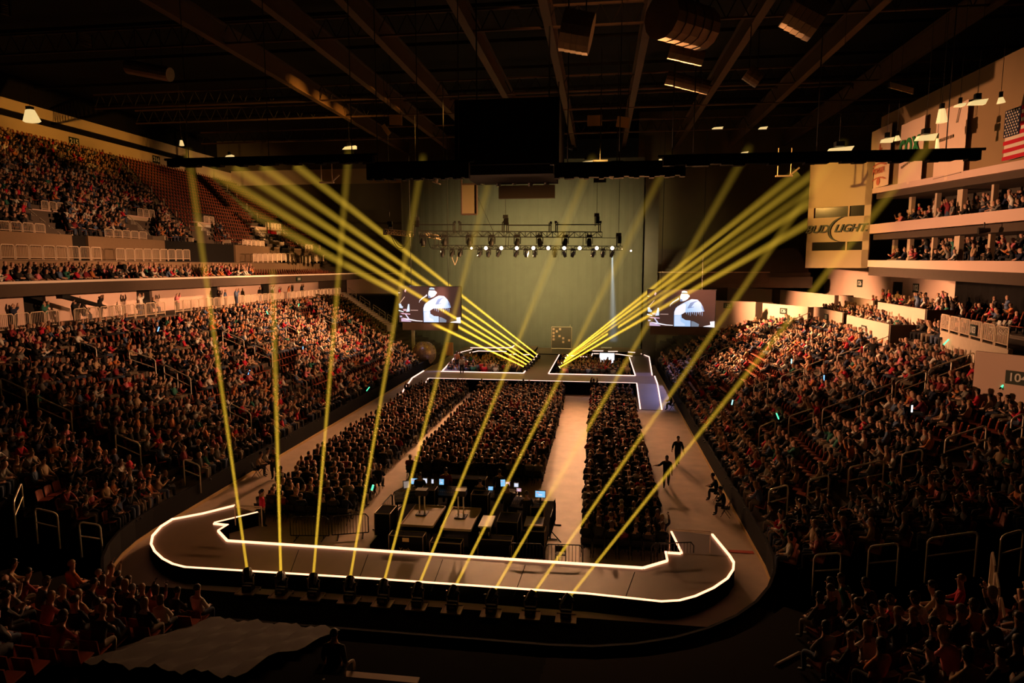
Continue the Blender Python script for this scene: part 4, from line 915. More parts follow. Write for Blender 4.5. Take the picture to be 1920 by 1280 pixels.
mb = MB(); mb.prism([(-9, 79.5), (-1, 79.5), (-1, 84), (-9, 84)], 1.2, 1.55, SKIRT, DECK); obj('band_riser', mb, ms); mb = MB(); mb.prism([(4.5, 79.5), (11, 79.5), (11, 84), (4.5, 84)], 1.2, 1.55, SKIRT, DECK); obj('band_riser', mb, ms)
# things on the main stage
t = thing('tile_panel', (0, 0, 0), 'framed dark panel with scattered pinkish square tiles behind the thrust', 'panel'); a, b = at_y(1034, 653, 80), at_y(1072, 613, 80); mb = MB(); mb.span((a.x, 80, a.z), (b.x, 80.08, b.z), mat('panel_dark', (.10, .08, .06), .7)); obj('back_board', mb, t)
mb = MB()
for p, q in (((a.x, a.z), (b.x, a.z)), ((b.x, a.z), (b.x, b.z)), ((b.x, b.z), (a.x, b.z)), ((a.x, b.z), (a.x, a.z))): mb.tube((p[0], 79.95, p[1]), (q[0], 79.95, q[1]), .05, GOLDT)
mb.tube((a.x, 79.95, a.z), (a.x, 79.95, 1.2), .05, GOLDT); mb.tube((b.x, 79.95, a.z), (b.x, 79.95, 1.2), .05, GOLDT); mb.tube((b.x-.2, 79.95, b.z), (b.x-.2, 79.95, b.z+.3), .03, GOLDT); obj('frame', mb, t)
for px, py in ((1038, 617), (1050, 617), (1044, 621), (1038, 624), (1038, 630), (1049, 630), (1038, 636), (1056, 634), (1056, 641), (1067, 638)):
    q = at_y(px, py, 79.9); mb = MB(); mb.box((q.x, 79.95, q.z), (.27, .06, .27), mat('tile_pink', (.62, .38, .26), .6)); obj('tile', mb, t)
t = thing('lit_screen', (0, 0, 0), 'bright white lit panel low on the stage beside the suite side runway', 'screen'); a, b = at_y(1124, 685, 77), at_y(1152, 662, 77); SCRW = mat('white_screen', (.8, .8, .8), .5, emit=(.88, .9, 1), es=1.15)
mb = MB(); mb.span((a.x, 77, a.z), (b.x, 77.03, b.z), SCRW); obj('display', mb, t); mb = MB(); mb.span((a.x-.1, 77.03, a.z-.1), (b.x+.1, 77.2, b.z+.1), BLKM); obj('casing', mb, t)
mb = MB()
for s in (a.x-.7, b.x+.1): mb.span((s, 77, a.z+.15), (s+.6, 77.05, a.z+.45), mat('dim_screen', (.4, .4, .45), .5, emit=(.6, .65, .9), es=.3))
obj('side_display', mb, t)
t = thing('band_table', (0, 0, 0), 'low lit keyboard stand on the band riser near the white panel', 'keyboard'); q = at_y(1137, 655, 80); mb = MB(); mb.box((q.x, 80, 2.0), (1.3, .4, .1), WHITE); obj('keys', mb, t); mb = MB(); [mb.tube((q.x+s*.5, 80, 1.55), (q.x-s*.5, 80, 1.95), .03, BLKM) for s in (-1, 1)]; obj('stand', mb, t)
# glittering ball
q = at_y(795, 657, 74); t = thing('glitter_ball', (q.x, 74, 0), 'big glittering pinkish ball on the floor beside the railing side stand', 'ball')
GLIT = mat('glitter', (.62, .42, .34), .28, .5, var=.5, scale=9, bump=1.0); mb = MB(); rr = 1.45; rng_ = random.Random(3)
mb.ball((0, 0, rr+.2), rr, GLIT, 28, 18); obj('shell', mb, t); mb = MB()
for k in range(420):
    zz = rng_.uniform(-.8, 1); aa = rng_.uniform(0, 6.283); h = math.sqrt(1-zz*zz); d = Vector((h*math.cos(aa), h*math.sin(aa), zz)); mb.tube(d*rr*.99+Vector((0, 0, rr+.2)), d*(rr+.07)+Vector((0, 0, rr+.2)), .05, mat('glitter_piece', (.9, .7, .6), .15, .8), 4, .02)
gp = obj('sequin', mb, t); gp['kind'] = 'stuff'
mb = MB(); mb.tube((0, 0, 0), (0, 0, .3), .8, BLKM, 16, .5); obj('base', mb, t)
q = at_y(775, 640, 76); mb = MB(); mb.box((q.x, 76, 2.0), (.35, .35, 4.6), WHITE); mb.box((q.x, 76, 4.35), (.5, .5, .1), BLKM); obj('white_column', mb, None, 'slim white column standing behind the glittering ball', 'column')
# two big screens
def bigscreen(pa, pb, Y, zr, label):
    a, b = at_y(*pa, Y), at_y(*pb, Y); W = b.x-a.x; H = a.z-b.z; t = thing('video_screen', (a.x, Y, b.z), label, 'screen')
    mb = MB(); mb.span((-.05, .06, -.05), (W+.05, .35, H+.05), BLKM); obj('casing', mb, t)
    bg = mat('scr_bg', (.02, .01, .01), .4, emit=(.055, .026, .02), es=1); mb = MB(); mb.quad([(0, .05, 0), (W, .05, 0), (W, .05, H), (0, .05, H)], bg)
    lay = [0]
    def poly(pts, c, e=1.0):
        lay[0] += .001; m = mat('scr_%.2f_%.2f_%.2f' % c, tuple(x*.3 for x in c), .4, emit=c, es=e); mb.quad([(W*(x-215)/1395, .045-lay[0], H*(1-(y-195)/825)) for x, y in pts][::-1], m)
    WHT, BLU, DBL, PNK, DK = (.95, .93, 1.0), (.42, .62, .95), (.16, .26, .50), (.80, .45, .60), (.03, .02, .03)
    poly([(775, 1015), (768, 700), (800, 600), (900, 520), (1040, 440), (1120, 400), (1240, 410), (1310, 480), (1360, 570), (1390, 670), (1300, 690), (1120, 690), (990, 700), (920, 750), (930, 820), (1010, 870), (1112, 880), (1115, 1015)], BLU)
    poly([(775, 760), (770, 690), (830, 570), (960, 500), (1010, 520), (1000, 690), (930, 740), (880, 760)], WHT); poly([(790, 1000), (785, 780), (900, 770), (905, 900), (1000, 960), (1000, 1000)], (.62, .75, 1.0))
    poly([(1040, 600), (1100, 480), (1190, 450), (1260, 440), (1180, 480), (1130, 560), (1110, 590)], DBL); poly([(1045, 610), (1050, 590), (1180, 570), (1170, 585)], DBL); poly([(1330, 520), (1365, 590), (1385, 665), (1360, 660), (1330, 590)], (.2, .3, .55))
    for k in range(9): x = 1020+k*40; poly([(x, 690), (x+14, 690), (x+10, 740+18*(k % 3)), (x+4, 740+18*(k % 3))], (.35, .5, .8))
    poly([(890, 420), (885, 340), (905, 280), (1030, 275), (1060, 310), (1050, 390), (1000, 430), (940, 450), (925, 450), (890, 445)], WHT); poly([(1040, 310), (1075, 310), (1082, 345), (1060, 370), (1040, 350)], (.95, .75, .8)); poly([(880, 395), (930, 410), (940, 450), (890, 455)], DBL)
    poly([(915, 225), (960, 210), (1020, 225), (1035, 262), (910, 262)], (.45, .6, .7)); poly([(905, 262), (1045, 262), (1045, 285), (905, 280)], DK)
    poly([(820, 400), (850, 368), (884, 385), (860, 410), (760, 470), (740, 490), (692, 530), (684, 565), (674, 560), (685, 515), (740, 455)], (.8, .75, .85)); poly([(855, 365), (885, 360), (890, 400), (862, 408)], DK)
    poly([(1128, 890), (1180, 900), (1290, 960), (1280, 1015), (1128, 1015)], (.2, .24, .32)); poly([(1510, 900), (1605, 888), (1608, 1030), (1370, 1015), (1400, 1000), (1520, 975)], WHT)
    poly([(215, 590), (262, 590), (280, 640), (310, 660), (300, 700), (225, 690)], (.6, .75, .95)); poly([(425, 600), (455, 600), (460, 770), (380, 780), (400, 720)], (.7, .85, 1.0)); poly([(210, 735), (320, 770), (318, 790), (210, 760)], (.75, .9, 1.0)); poly([(240, 805), (470, 822), (472, 842), (300, 835)], PNK); poly([(310, 715), (390, 710), (395, 760), (320, 760)], (.6, .4, .5))
    poly([(300, 920), (470, 945), (620, 975), (752, 985), (752, 1000), (600, 994), (470, 975), (300, 945)], WHT); poly([(350, 830), (375, 830), (470, 960), (430, 960)], (.7, .7, .95)); poly([(265, 930), (300, 925), (500, 1000), (480, 1010), (265, 1005)], (.6, .45, .65)); poly([(236, 572), (348, 425), (360, 432), (248, 580)], (.75, .5, .35)); poly([(345, 300), (370, 245), (395, 270), (370, 330)], (.85, .5, .5)); poly([(480, 735), (650, 735), (650, 748), (480, 748)], (.6, .4, .35)); poly([(750, 660), (772, 640), (770, 860), (755, 860)], DK)
    poly([(205, 330), (260, 335), (235, 350), (210, 348)], (.8, .7, .6)); poly([(230, 870), (280, 870), (290, 900), (240, 905)], (.5, .5, .8))
    obj('picture', mb, t); mb = MB()
    for x in (W*.2, W*.8): mb.tube((x, .2, H), (x, .2, 26-b.z), .03, BLKM, 4)
    obj('hanging_cable', mb, t)
    mb = MB(); mb.span((W*.05, .1, -.9), (W*.95, .3, -.06), FASC); obj('lower_drape', mb, t)
bigscreen((747, 537), (864, 605), 70, 0, 'big video screen showing a singer, beside the empty far corner stair'); bigscreen((1215, 543), (1340, 613), 70, 0, 'big video screen showing a singer, beside the white tier walls')
# ------------------------------------------------------------------ trusses, moving lights, rigging
def box_truss(mb, a, b, s, m, r_=.035, bay=.55, face_=True):
    a = Vector(a); b = Vector(b); d = b-a; L = d.length; u = d/L; sd = u.cross(Vector((0, 0, 1))).normalized()*s/2; v = Vector((0, 0, s/2)); n = max(1, int(L/bay))
    for e in (sd+v, sd-v, -sd+v, -sd-v): mb.tube(a+e, b+e, r_, m, 5)
    for k in range(n+1):
        p = a+u*(L*k/n); q = a+u*(L*min(n, k+1)/n)
        for e in (sd, -sd):
            mb.tube(p+e-v, p+e+v, r_*.6, m, 4)
            if k < n: mb.tube(p+e+(v if k % 2 else -v), q+e+(-v if k % 2 else v), r_*.6, m, 4)
        if k < n: mb.tube(p+sd+v, q-sd+v, r_*.5, m, 4)
def P66(x, y): return at_y(x, y, 66)
t = thing('lighting_truss', (0, 0, 0), 'upper silhouetted lighting truss with pipe frames over the stage', 'truss'); a, b = P66(787, 438), P66(1129, 440); mb = MB(); box_truss(mb, a, b, .55, TRUSSM); obj('box_truss', mb, t)
for x0, x1, y0 in ((775, 853, 417), (861, 945, 417), (950, 1033, 418), (1042, 1126, 417)):
    mb = MB(); p, q = P66(x0, y0+4), P66(x1, y0+4); mb.tube((p.x, 66, p.z), (q.x, 66, q.z), .06, TRUSSM); 
    for e in (p, q):
        for o_ in (0, .18): mb.tube((e.x+o_*(1 if e is p else -1), 66, a.z), (e.x+o_*(1 if e is p else -1), 66, e.z+.25), .05, TRUSSM)
        mb.box((e.x, 66, e.z+.25), (.22, .2, .25), BLKM)
    obj('pipe_frame', mb, t)
t2 = thing('lighting_truss', (0, 0, 0), 'lower lighting truss carrying the row of bright lamps', 'truss'); c, d = at_y(811, 463, 65), at_y(1167, 465, 65); mb = MB(); box_truss(mb, c, d, .38, TRUSSM, .03, .5); obj('box_truss', mb, t2)
mb = MB()
for x in (815, 822, 948, 953, 1093, 1156): p = at_y(x, 462, 65); mb.tube((p.x, 65, p.z), (p.x, 65.4, p.z+1.1), .03, TRUSSM, 4)
mb.tube(at_y(1129, 446, 65), at_y(1165, 446, 65), .03, TRUSSM); mb.tube(at_y(1163, 440, 65), at_y(1163, 462, 65), .04, TRUSSM); obj('drop_pipe', mb, t2)
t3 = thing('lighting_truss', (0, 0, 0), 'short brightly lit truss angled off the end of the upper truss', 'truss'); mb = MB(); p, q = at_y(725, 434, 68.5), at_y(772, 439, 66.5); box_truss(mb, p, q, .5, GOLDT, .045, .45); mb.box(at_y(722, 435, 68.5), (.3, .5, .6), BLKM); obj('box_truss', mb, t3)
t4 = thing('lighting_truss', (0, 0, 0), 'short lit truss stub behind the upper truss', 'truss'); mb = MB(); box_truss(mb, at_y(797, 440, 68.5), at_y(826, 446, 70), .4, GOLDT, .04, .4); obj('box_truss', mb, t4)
mb = MB()
for k, (x0, y0, x1, y1, sag) in enumerate(((733, 440, 768, 442, 26), (736, 440, 770, 442, 22), (802, 445, 812, 462, 10))):
    P_, Q_ = at_y(x0, y0, 67.5), at_y(x1, y1, 66.6); pts = [P_.lerp(Q_, i/12)-Vector((0, 0, sag*.055*4*(i/12)*(1-i/12))) for i in range(13)]; mb.path(pts, .03, BLACK, 5)
obj('slack_cable', mb, None, 'black slack cables looped under the lit truss end', 'cable')
p, q = at_y(852, 478, 65), at_y(857, 487, 65); mb = MB(); P_ = [at_y(x, y, 65) for x, y in ((846, 470), (848, 484), (853, 497), (857, 487), (858, 472))]; mb.path(P_, .025, PAINT, 5); obj('slack_cable', mb, None, 'pale cable looped below the lower truss', 'cable')
def moving_light(p, s, label, group, lit=False, tiltv=(0, -.15, -1)):
    t = thing('moving_light', p, label, 'stage light', group); mb = MB(); mb.box((0, 0, -.1*s), (.42*s, .36*s, .2*s), BLKM); mb.tube((-.12*s, 0, 0), (-.12*s, 0, .16*s), .03*s, BLKM); mb.tube((.12*s, 0, 0), (.12*s, 0, .16*s), .03*s, BLKM); obj('base', mb, t)
    mb = MB(); mb.box((-.24*s, 0, -.42*s), (.06*s, .16*s, .52*s), BLKM); mb.box((.24*s, 0, -.42*s), (.06*s, .16*s, .52*s), BLKM); mb.box((0, 0, -.2*s), (.5*s, .18*s, .05*s), BLKM); obj('yoke', mb, t)
    d = Vector(tiltv).normalized(); c = Vector((0, 0, -.52*s)); mb = MB(); mb.tube(c-d*.25*s, c+d*.02*s, .13*s, BLKM, 10, .19*s); mb.tube(c+d*.02*s, c+d*.38*s, .19*s, BLKM, 10, .17*s); h = obj('head', mb, t)
    mb = MB(); mb.tube(c+d*.375*s, c+d*.39*s, .14*s, GLASS, 10); obj('lens', mb, h)
ux = (793, 834, 880, 922, 970, 1012, 1060, 1105)
for k, x in enumerate(ux): p = at_y(x, 440, 65.75); moving_light(p, 1.35, 'large moving light under the upper truss, %s from the lit truss end' % ORD[k], 'moving lights under the upper truss', tiltv=(random.uniform(-.3, .3), -.2, -1))
lx = (830, 848, 863, 900, 916, 935, 968, 986, 1003, 1040, 1058, 1075, 1113, 1131, 1148); OR2 = ORD+['eleventh', 'twelfth', 'thirteenth', 'fourteenth', 'fifteenth']
for k, x in enumerate(lx): p = at_y(x, 466, 64.9); moving_light(p, .95, 'small moving light under the lower truss, %s from the lit truss end' % OR2[k], 'moving lights under the lower truss', tiltv=(random.uniform(-.5, .5), -.3, -1))
for k, x in enumerate((884, 911, 940, 969, 1000, 1028, 1058, 1087, 1119, 1148)):
    p = at_y(x, 465, 64.5); t = thing('blinder_lamp', p, 'bright pinkish lamp on the lower truss, %s from the lit truss end' % ORD[k], 'stage light', 'bright lamps of the lower truss'); mb = MB(); mb.tube((0, .02, 0), (0, .3, .04), .17, BLKM, 10, .12); obj('housing', mb, t); mb = MB(); r_ = .17 if k else .11; mb.ball((0, 0, 0), (r_, .06, r_), LENS, 12, 8); obj('bulb', mb, t)
    lamp('POINT', p+Vector((0, -.12, -.03)), 9, (1, .6, .45), radius=.05, name='blinder_light')
p = at_y(1183, 470, 78); t = thing('blinder_lamp', p, 'lone bright lamp shining on the narrow curtain leg', 'stage light'); mb = MB(); mb.ball((0, 0, 0), .1, LENS, 8, 6); obj('bulb', mb, t); mb = MB(); mb.box((-.15, 0, 0), (.15, .2, .25), BLKM); obj('housing', mb, t)
lamp('POINT', p+Vector((.25, -.3, 0)), 160, (1, .62, .48), radius=.1, name='blinder_light')
for k, (x, y, Y, lb) in enumerate(((731, 418, 68.5, 'over the short lit truss'), (781, 410, 66, 'at the end of the upper truss near the lit truss'), (948, 406, 66, 'at the middle of the upper truss'), (1119, 403, 66, 'at the suite side end of the upper truss'), (1160, 440, 65, 'over the end of the lower truss'))):
    p = at_y(x, y, Y); t = thing('chain_hoist', p, 'black chain hoist hanging %s' % lb, 'hoist', 'chain hoists'); mb = MB(); mb.box((0, 0, 0), (.5, .35, .35), BLKM); mb.box((.1, 0, -.5), (.35, .3, .7), BLACK); mb.tube((-.15, 0, -.2), (-.15, 0, -1.1), .05, BLKM); obj('motor', mb, t)
    mb = MB(); mb.tube((0, 0, .15), (0, 0, 27.5-p.z), .02, BLKM, 4); obj('chain', mb, t)
t = thing('drop_banner', (0, 0, 0), 'tall hanging dark framed beige panel above the truss', 'banner'); a, b = at_y(866, 402, 62), at_y(894, 345, 62); mb = MB(); mb.span((a.x, 62, a.z), (b.x, 62.05, b.z), mat('beige_sheet', (.13, .10, .06), .9)); obj('sheet', mb, t); mb = MB()
for p, q in (((a.x, a.z), (b.x, a.z)), ((b.x, a.z), (b.x, b.z+2)), ((a.x, b.z), (b.x, b.z)), ((a.x, b.z+2), (a.x, a.z))): mb.tube((p[0], 61.95, p[1]), (q[0], 61.95, q[1]), .09, mat('frame_brown', (.05, .03, .025), .6))
obj('frame', mb, t)
mb = MB(); mb.tube(at_y(895, 368, 64), at_y(924, 432, 65.5), .03, BLKM, 4); obj('guy_wire', mb, None, 'black guy wire slanting from the hanging frame to the truss', 'wire')
# ------------------------------------------------------------------ roof steel and things hung from it
ZR = 28.0
for k, (x, y0, y1) in enumerate(((-20.6, 40, 92), (-13.9, 40, 92), (-8.9, 38, 78), (-2.2, 34, 92), (3.3, 36, 92), (9.9, 34, 92), (17.0, 38, 92), (24, 38, 92), (31, 38, 92))):
    mb = MB(); mb.span((x-.28, y0-24, ZR), (x+.28, y1, ZR+.12), RAFT); mb.span((x-.06, y0-24, ZR+.1), (x+.06, y1, ZR+1.6), RAFT); mb.span((x-.28, y0-24, ZR+1.5), (x+.28, y1, ZR+1.62), RAFT)
    for q in range(int((y1-y0)/6)): mb.tube((x, y0+q*6, ZR+.1), (x, y0+q*6+3, ZR+1.5), .06, RAFT, 4)
    struct('ceiling_beam_%d' % (k+1), mb, 'brown steel roof girder running toward the stage')
for k, (y, z) in enumerate(((30, 28.3), (46, 28.3), (62, 28.2), (68, 28), (80, 28))):
    mb = MB(); 
    for dz in (0, 1.4): mb.tube((-45, y, z+dz), (45, y, z+dz), .1, RAFT if k else ROOF, 5)
    for q in range(60): mb.tube((-45+1.5*q, y, z), (-45+1.5*q+.75, y, z+1.4), .035, ROOF, 4); mb.tube((-45+1.5*q+.75, y, z+1.4), (-45+1.5*q+1.5, y, z), .035, ROOF, 4)
    struct('ceiling_truss_%d' % (k+1), mb, 'cross truss under the roof')
for k in range(9):
    mb = MB(); mb.span((-58, 20+8*k, 32.2), (60, 20.25+8*k, 32.5), ROOF); struct('ceiling_purlin_%d' % (k+1), mb)
t = thing('centre_scoreboard', (.9, 45, 18), 'big black hanging block in the middle of the roof', 'scoreboard'); mb = MB(); mb.prism([(-3.4, -3), (3.4, -3), (3.4, 3), (-3.4, 3)], .6, 4.7, BLACK); obj('body', mb, t); mb = MB(); mb.prism([(-3.0, -2.6), (3.0, -2.6), (3.0, 2.6), (-3.0, 2.6)], 0, .6, BLACK); obj('lower_ring', mb, t); mb = MB(); [mb.tube((s*2.5, 0, 4.7), (s*2.5, 0, 14), .05, BLKM) for s in (-1, 1)]; obj('cable', mb, t)
for pts, Y, lb in (((318, 313, 700, 293), 38, 'long black masking drape hung under the roof on the railing side'), ((1243, 312, 1836, 283), 38, 'long black masking drape hung under the roof on the suite side'), ((690, 338, 880, 305), 40, 'thick black drape block beside the scoreboard on the railing side'), ((1040, 335, 1285, 305), 40, 'thick black drape block beside the scoreboard on the suite side')):
    a, b = at_y(pts[0], pts[1], Y), at_y(pts[2], pts[3], Y); mb = MB(); n = 26
    for k in range(n):
        x0, x1 = a.x+(b.x-a.x)*k/n, a.x+(b.x-a.x)*(k+1)/n; zb = a.z+.06*math.sin(k*1.9)+(b.z-a.z-1.0)*0; mb.hexa([(x0, Y-.25, zb), (x1, Y-.25, zb), (x1, Y+.25, zb), (x0, Y+.25, zb), (x0, Y-.25, b.z), (x1, Y-.25, b.z), (x1, Y+.25, b.z), (x0, Y+.25, b.z)], BLACK)
    t = thing('masking_drape', (0, 0, 0), lb, 'drape', None); obj('cloth', mb, t); mb = MB(); mb.tube((a.x-.3, Y, b.z+.1), (b.x+.3, Y, b.z+.1), .08, TRUSSM); [mb.tube((a.x+(b.x-a.x)*f, Y, b.z), (a.x+(b.x-a.x)*f, Y, ZR+1.6), .03, BLKM, 4) for f in (.1, .5, .9)]; obj('pipe', mb, t)
def house(px, py, Y, wpx, hpx, label, m=HOUSE, sk=0):
    p = at_y(px, py, Y); s = Y/FPX; t = thing('house_light', p, label, 'ceiling light', 'roof lights'); w_, h = wpx*s, hpx*s
    mb = MB()
    if w_ > h*1.9: mb.hexa([(-w_*.5, -.2, -h*.5), (w_*.36, -.2, -h*.5), (w_*.5, .3, -h*.3), (-w_*.4, .3, -h*.3), (-w_*.3, -.2, h*.2), (w_*.5, -.2, h*.5), (w_*.5, .3, h*.5), (-w_*.3, .3, h*.3)], m)
    else: mb.tube((0, 0, h*.5), (w_*.08, 0, -h*.5), w_*.24, m, 8, w_*.46)
    obj('reflector', mb, t); mb = MB(); mb.box((0, 0, h*.5+.15), (w_*.3, w_*.3, .3), BLKM); mb.tube((0, 0, h*.5+.3), (0, 0, max(.9, ZR-p.z+.1)), .012, BLKM, 4); obj('ballast', mb, t)
def panel(px, py, Y, wpx, hpx, label, m, rx=.0, ry=0, nm='ceiling_panel', cat='panel'):
    p = at_y(px, py, Y); s = (Y+1)/FPX; t = thing(nm, p, label, cat); mb = MB(); mb.box((0, 0, 0), (wpx*s, .08, hpx*s), m, rx=rx, ry=ry); obj('sheet', mb, t); mb = MB(); [mb.tube((q*wpx*s*.4, .05, hpx*s*.4), (q*wpx*s*.4, .05, max(hpx*s, min(7, ZR+1-p.z))), .02, BLKM, 4) for q in (-1, 1)]; obj('hanger', mb, t)
OCH = mat('ochre_panel', (.62, .42, .16), .8, emit=None)
panel(742, 225, 52, 24, 18, 'small square ochre panel hung on the railing side of the roof', OCH, .2, .06); panel(1115, 226, 52, 26, 18, 'square ochre panel hung just right of the scoreboard', OCH, .2); panel(1168, 229, 52, 22, 18, 'tilted ochre panel hung beside the square one', OCH, .2, .15)
panel(724, 243, 54, 8, 20, 'narrow ochre strip below the railing side panel', OCH, .2, -.6)
for k, (x, y, Y, w_, h, lb) in enumerate(((57, 217, 50, 34, 22, 'bright lamp with angular bracket above the high beige wall'), (655, 277, 70, 26, 7, 'bright strip lamp above the railing side drape'), (1101, 306, 66, 30, 10, 'bright lamp behind the suite side drape block'), (1238, 303, 66, 10, 9, 'small bright lamp above the end of the drape block'),
    (1573, 281, 44, 46, 11, 'wide bright lamp resting over the suite side drape'), (1663, 263, 44, 20, 9, 'pair lamp above the white banner'), (1682, 259, 44, 12, 8, 'small lamp beside the pair lamp'), (1765, 217, 40, 20, 22, 'cone shaped bright lamp high on the suite side'), (1735, 258, 42, 34, 12, 'bright slanting lamp in front of the wide banner'), (1757, 270, 42, 8, 18, 'upright bright lamp at the edge of the wide banner'), (1832, 192, 38, 28, 9, 'topmost slanting bright lamp near the flag'), (1876, 188, 38, 14, 9, 'small bright lamp nearest the flag'), (1800, 197, 38, 14, 5, 'thin bright lamp left of the topmost lamp'),
    (340, 268, 55, 10, 10, 'small lamp above the second high sign'), (430, 293, 60, 14, 5, 'flat lamp over the end of the railing side drape'), (1395, 287, 70, 14, 5, 'dim strip lamp behind the suite side drape'), (1430, 240, 70, 16, 4, 'thin row lamp between roof girders'), (1345, 240, 70, 20, 3, 'dim reddish row lamp between roof girders'), (1830, 285, 50, 8, 6, 'lamp at the end of the suite side drape'))):
    house(x, y, Y, w_, h, lb)
# ducts and plant
for k, (p, q, Y0, Y1, r_, lb) in enumerate(((( 1055, 55), (1110, 65), 30, 30, .9, 'short lit duct drum above the nearest cross truss'), ((1240, 30), (1320, 55), 28, 30, .9, 'crumpled lit duct near the top of the picture'), ((1255, 95), (1320, 110), 31, 31, .35, 'thin lit duct below the crumpled one'), ((1490, 0), (1545, 30), 26, 26, 1.0, 'round tan duct end at the top of the picture'), ((1250, 145), (1330, 165), 44, 44, .45, 'dim curved duct over the suite side'), ((1400, 135), (1425, 152), 44, 44, .5, 'small dim duct among the girders'), ((240, 125), (320, 140), 44, 44, .5, 'dim slatted duct over the upper crowd'))):
    a, b = at_y(*p, Y0), at_y(*q, Y1); t = thing('air_duct', a, lb, 'duct', 'roof ducts'); mb = MB(); d = b-a
    for s in range(5): mb.tube(d*s/5, d*(s+.96)/5, r_, DUCT, 14, r_*.97)
    obj('duct', mb, t); mb = MB(); [mb.tube(d*f, d*f+Vector((0, 0, 3)), .03, BLKM, 4) for f in (.2, .8)]; obj('hanger', mb, t)
for (x, y, w_, h, Y, lb) in ((160, 75, 32, 26, 34, 'lit louvre grille high on the railing side of the roof'), (10, 14, 22, 30, 30, 'lit louvre grille cut by the top corner'), (1690, 165, 40, 10, 44, 'lit louvre strip over the suite side')):
    p = at_y(x, y, Y); s = Y/FPX; t = thing('louvre_grille', p, lb, 'grille', 'roof grilles'); mb = MB()
    for k in range(8): mb.box((0, 0, (k-3.5)*h*s/8), (w_*s, .1, h*s/14), DUCT, ry=.3)
    obj('slats', mb, t); mb = MB(); [mb.box((q*w_*s/2, 0, -q*w_*s*.15), (.06, .12, h*s), BLKM) for q in (-1, 1)]; obj('frame', mb, t)
for k, (x, y, Y, lb) in enumerate(((826, 330, 58, 'flood lamp with a pale reflector edge under the drape block on the railing side'), (1040, 325, 58, 'flood lamp with a curved pale edge under the scoreboard'), (1150, 318, 56, 'flood lamp with a pale reflector beside the hanging speaker'))):
    p = at_y(x, y, Y); t = thing('flood_lamp', p, lb, 'stage light', 'flood lamps'); mb = MB(); mb.box((.3, 0, .2), (1.0, .6, 1.0), BLKM); obj('housing', mb, t); mb = MB(); mb.box((-.25, -.1, 0), (.16, .5, 1.3), mat('reflector', (.8, .6, .45), .4), ry=.25); mb.box((-.35, -.1, -.62), (.7, .5, .1), MATS['reflector'], ry=.3); obj('reflector', mb, t); mb = MB(); mb.tube((.3, 0, .7), (.3, 0, ZR-p.z), .04, BLKM, 4); obj('hanger', mb, t)
p = at_y(1125, 330, 50); t = thing('hanging_speaker', p, 'black speaker cluster hanging under the suite side drape block', 'speaker'); mb = MB()
for k in range(3): mb.box((0, .05*k, .9-.55*k), (1.1-.08*k, .7, .5), BLKM, rx=.08*k)
obj('cabinet', mb, t); mb = MB(); mb.tube((0, 0, 1.1), (0, 0, ZR-p.z), .04, BLKM, 4); obj('cable', mb, t)
for k in range(5):
    p = at_y(905+k*30, 322+4*(k % 2), 47); moving_light(p, 1.0, 'dark moving light hung below the scoreboard, %s from the railing side' % ORD[k], 'moving lights below the scoreboard')
t = thing('hanging_rig', (0, 0, 0), 'low pipe rig with pale shelf edges under the scoreboard', 'rig'); mb = MB(); 
for x0, x1, y in ((930, 965, 318), (965, 985, 301), (942, 1020, 343), (966, 978, 318), (1000, 1020, 340)): mb.tube(at_y(x0, y, 48), at_y(x1, y, 48), .05, GOLDT, 5)
obj('pipes', mb, t); mb = MB(); a, b = at_y(935, 372, 48), at_y(1040, 346, 48); mb.span((a.x, 48, a.z), (b.x, 48.5, b.z), mat('rig_sheet', (.05, .04, .022), .9, spec=.05)); obj('sheet', mb, t)
for k, (x, y, Y, lb) in enumerate(((613, 342, 55, 'small lit camera perch hanging over the empty upper seats'), (1470, 330, 55, 'small lit bracket hanging below the suite side drape'))):
    p = at_y(x, y, Y); t = thing('hanging_bracket', p, lb, 'bracket', None); mb = MB(); mb.box((0, 0, 0), (1.3, .3, .12), PAINT); mb.box((.8, 0, .35), (.9, .1, .12), PAINT, ry=-.7); obj('shelf', mb, t); mb = MB(); [mb.tube((q*.5, 0, 0), (q*.5, 0, 2.2), .04, PAINT, 4) for q in (-1, 1)]; obj('hanger', mb, t)
# followspot perch on the railing side concourse
p = at_x(145, 565, -30.6); t = thing('camera_crane', p, 'long dark camera crane lying over the lower railing', 'camera'); mb = MB(); mb.tube((0, -1.3, .45), (.4, 2.2, -.55), .2, BLKM, 8, .14); mb.box((0, -1.2, .5), (.5, .7, .45), BLKM); obj('boom', mb, t); mb = MB(); [mb.tube((.2, .2, -.1), (.2+dx, .2+dy, -1.0), .05, BLKM) for dx, dy in ((-.4, 0), (.3, .4), (.3, -.4))]; obj('tripod', mb, t)
for p, d, lb in (((28.55, 40.9, 14.05), (-1, .25, -.08), 'black spotlight added under the pale upper band of the suite front'), ((-26.5, 41.9, 12.0), (1, .08, .02), 'black spotlight added on the ledge of the upper deck'), ((5, 48.2, 20.6), (1, .5, -.2), 'black spotlight added behind the scoreboard')):
    t = thing('fill_lamp', p, lb, 'stage light', None); d = Vector(d).normalized(); mb = MB(); mb.tube(-d*.7, -d*.12, .12, BLKM, 10, .2); obj('head', mb, t); mb = MB(); mb.tube(-d*.4, (-d.x*.4, -d.y*.4, -.9 if p[0] < 0 else .5), .04, BLKM); obj('bracket', mb, t)  # housings added for the extra spots that brighten the far walls
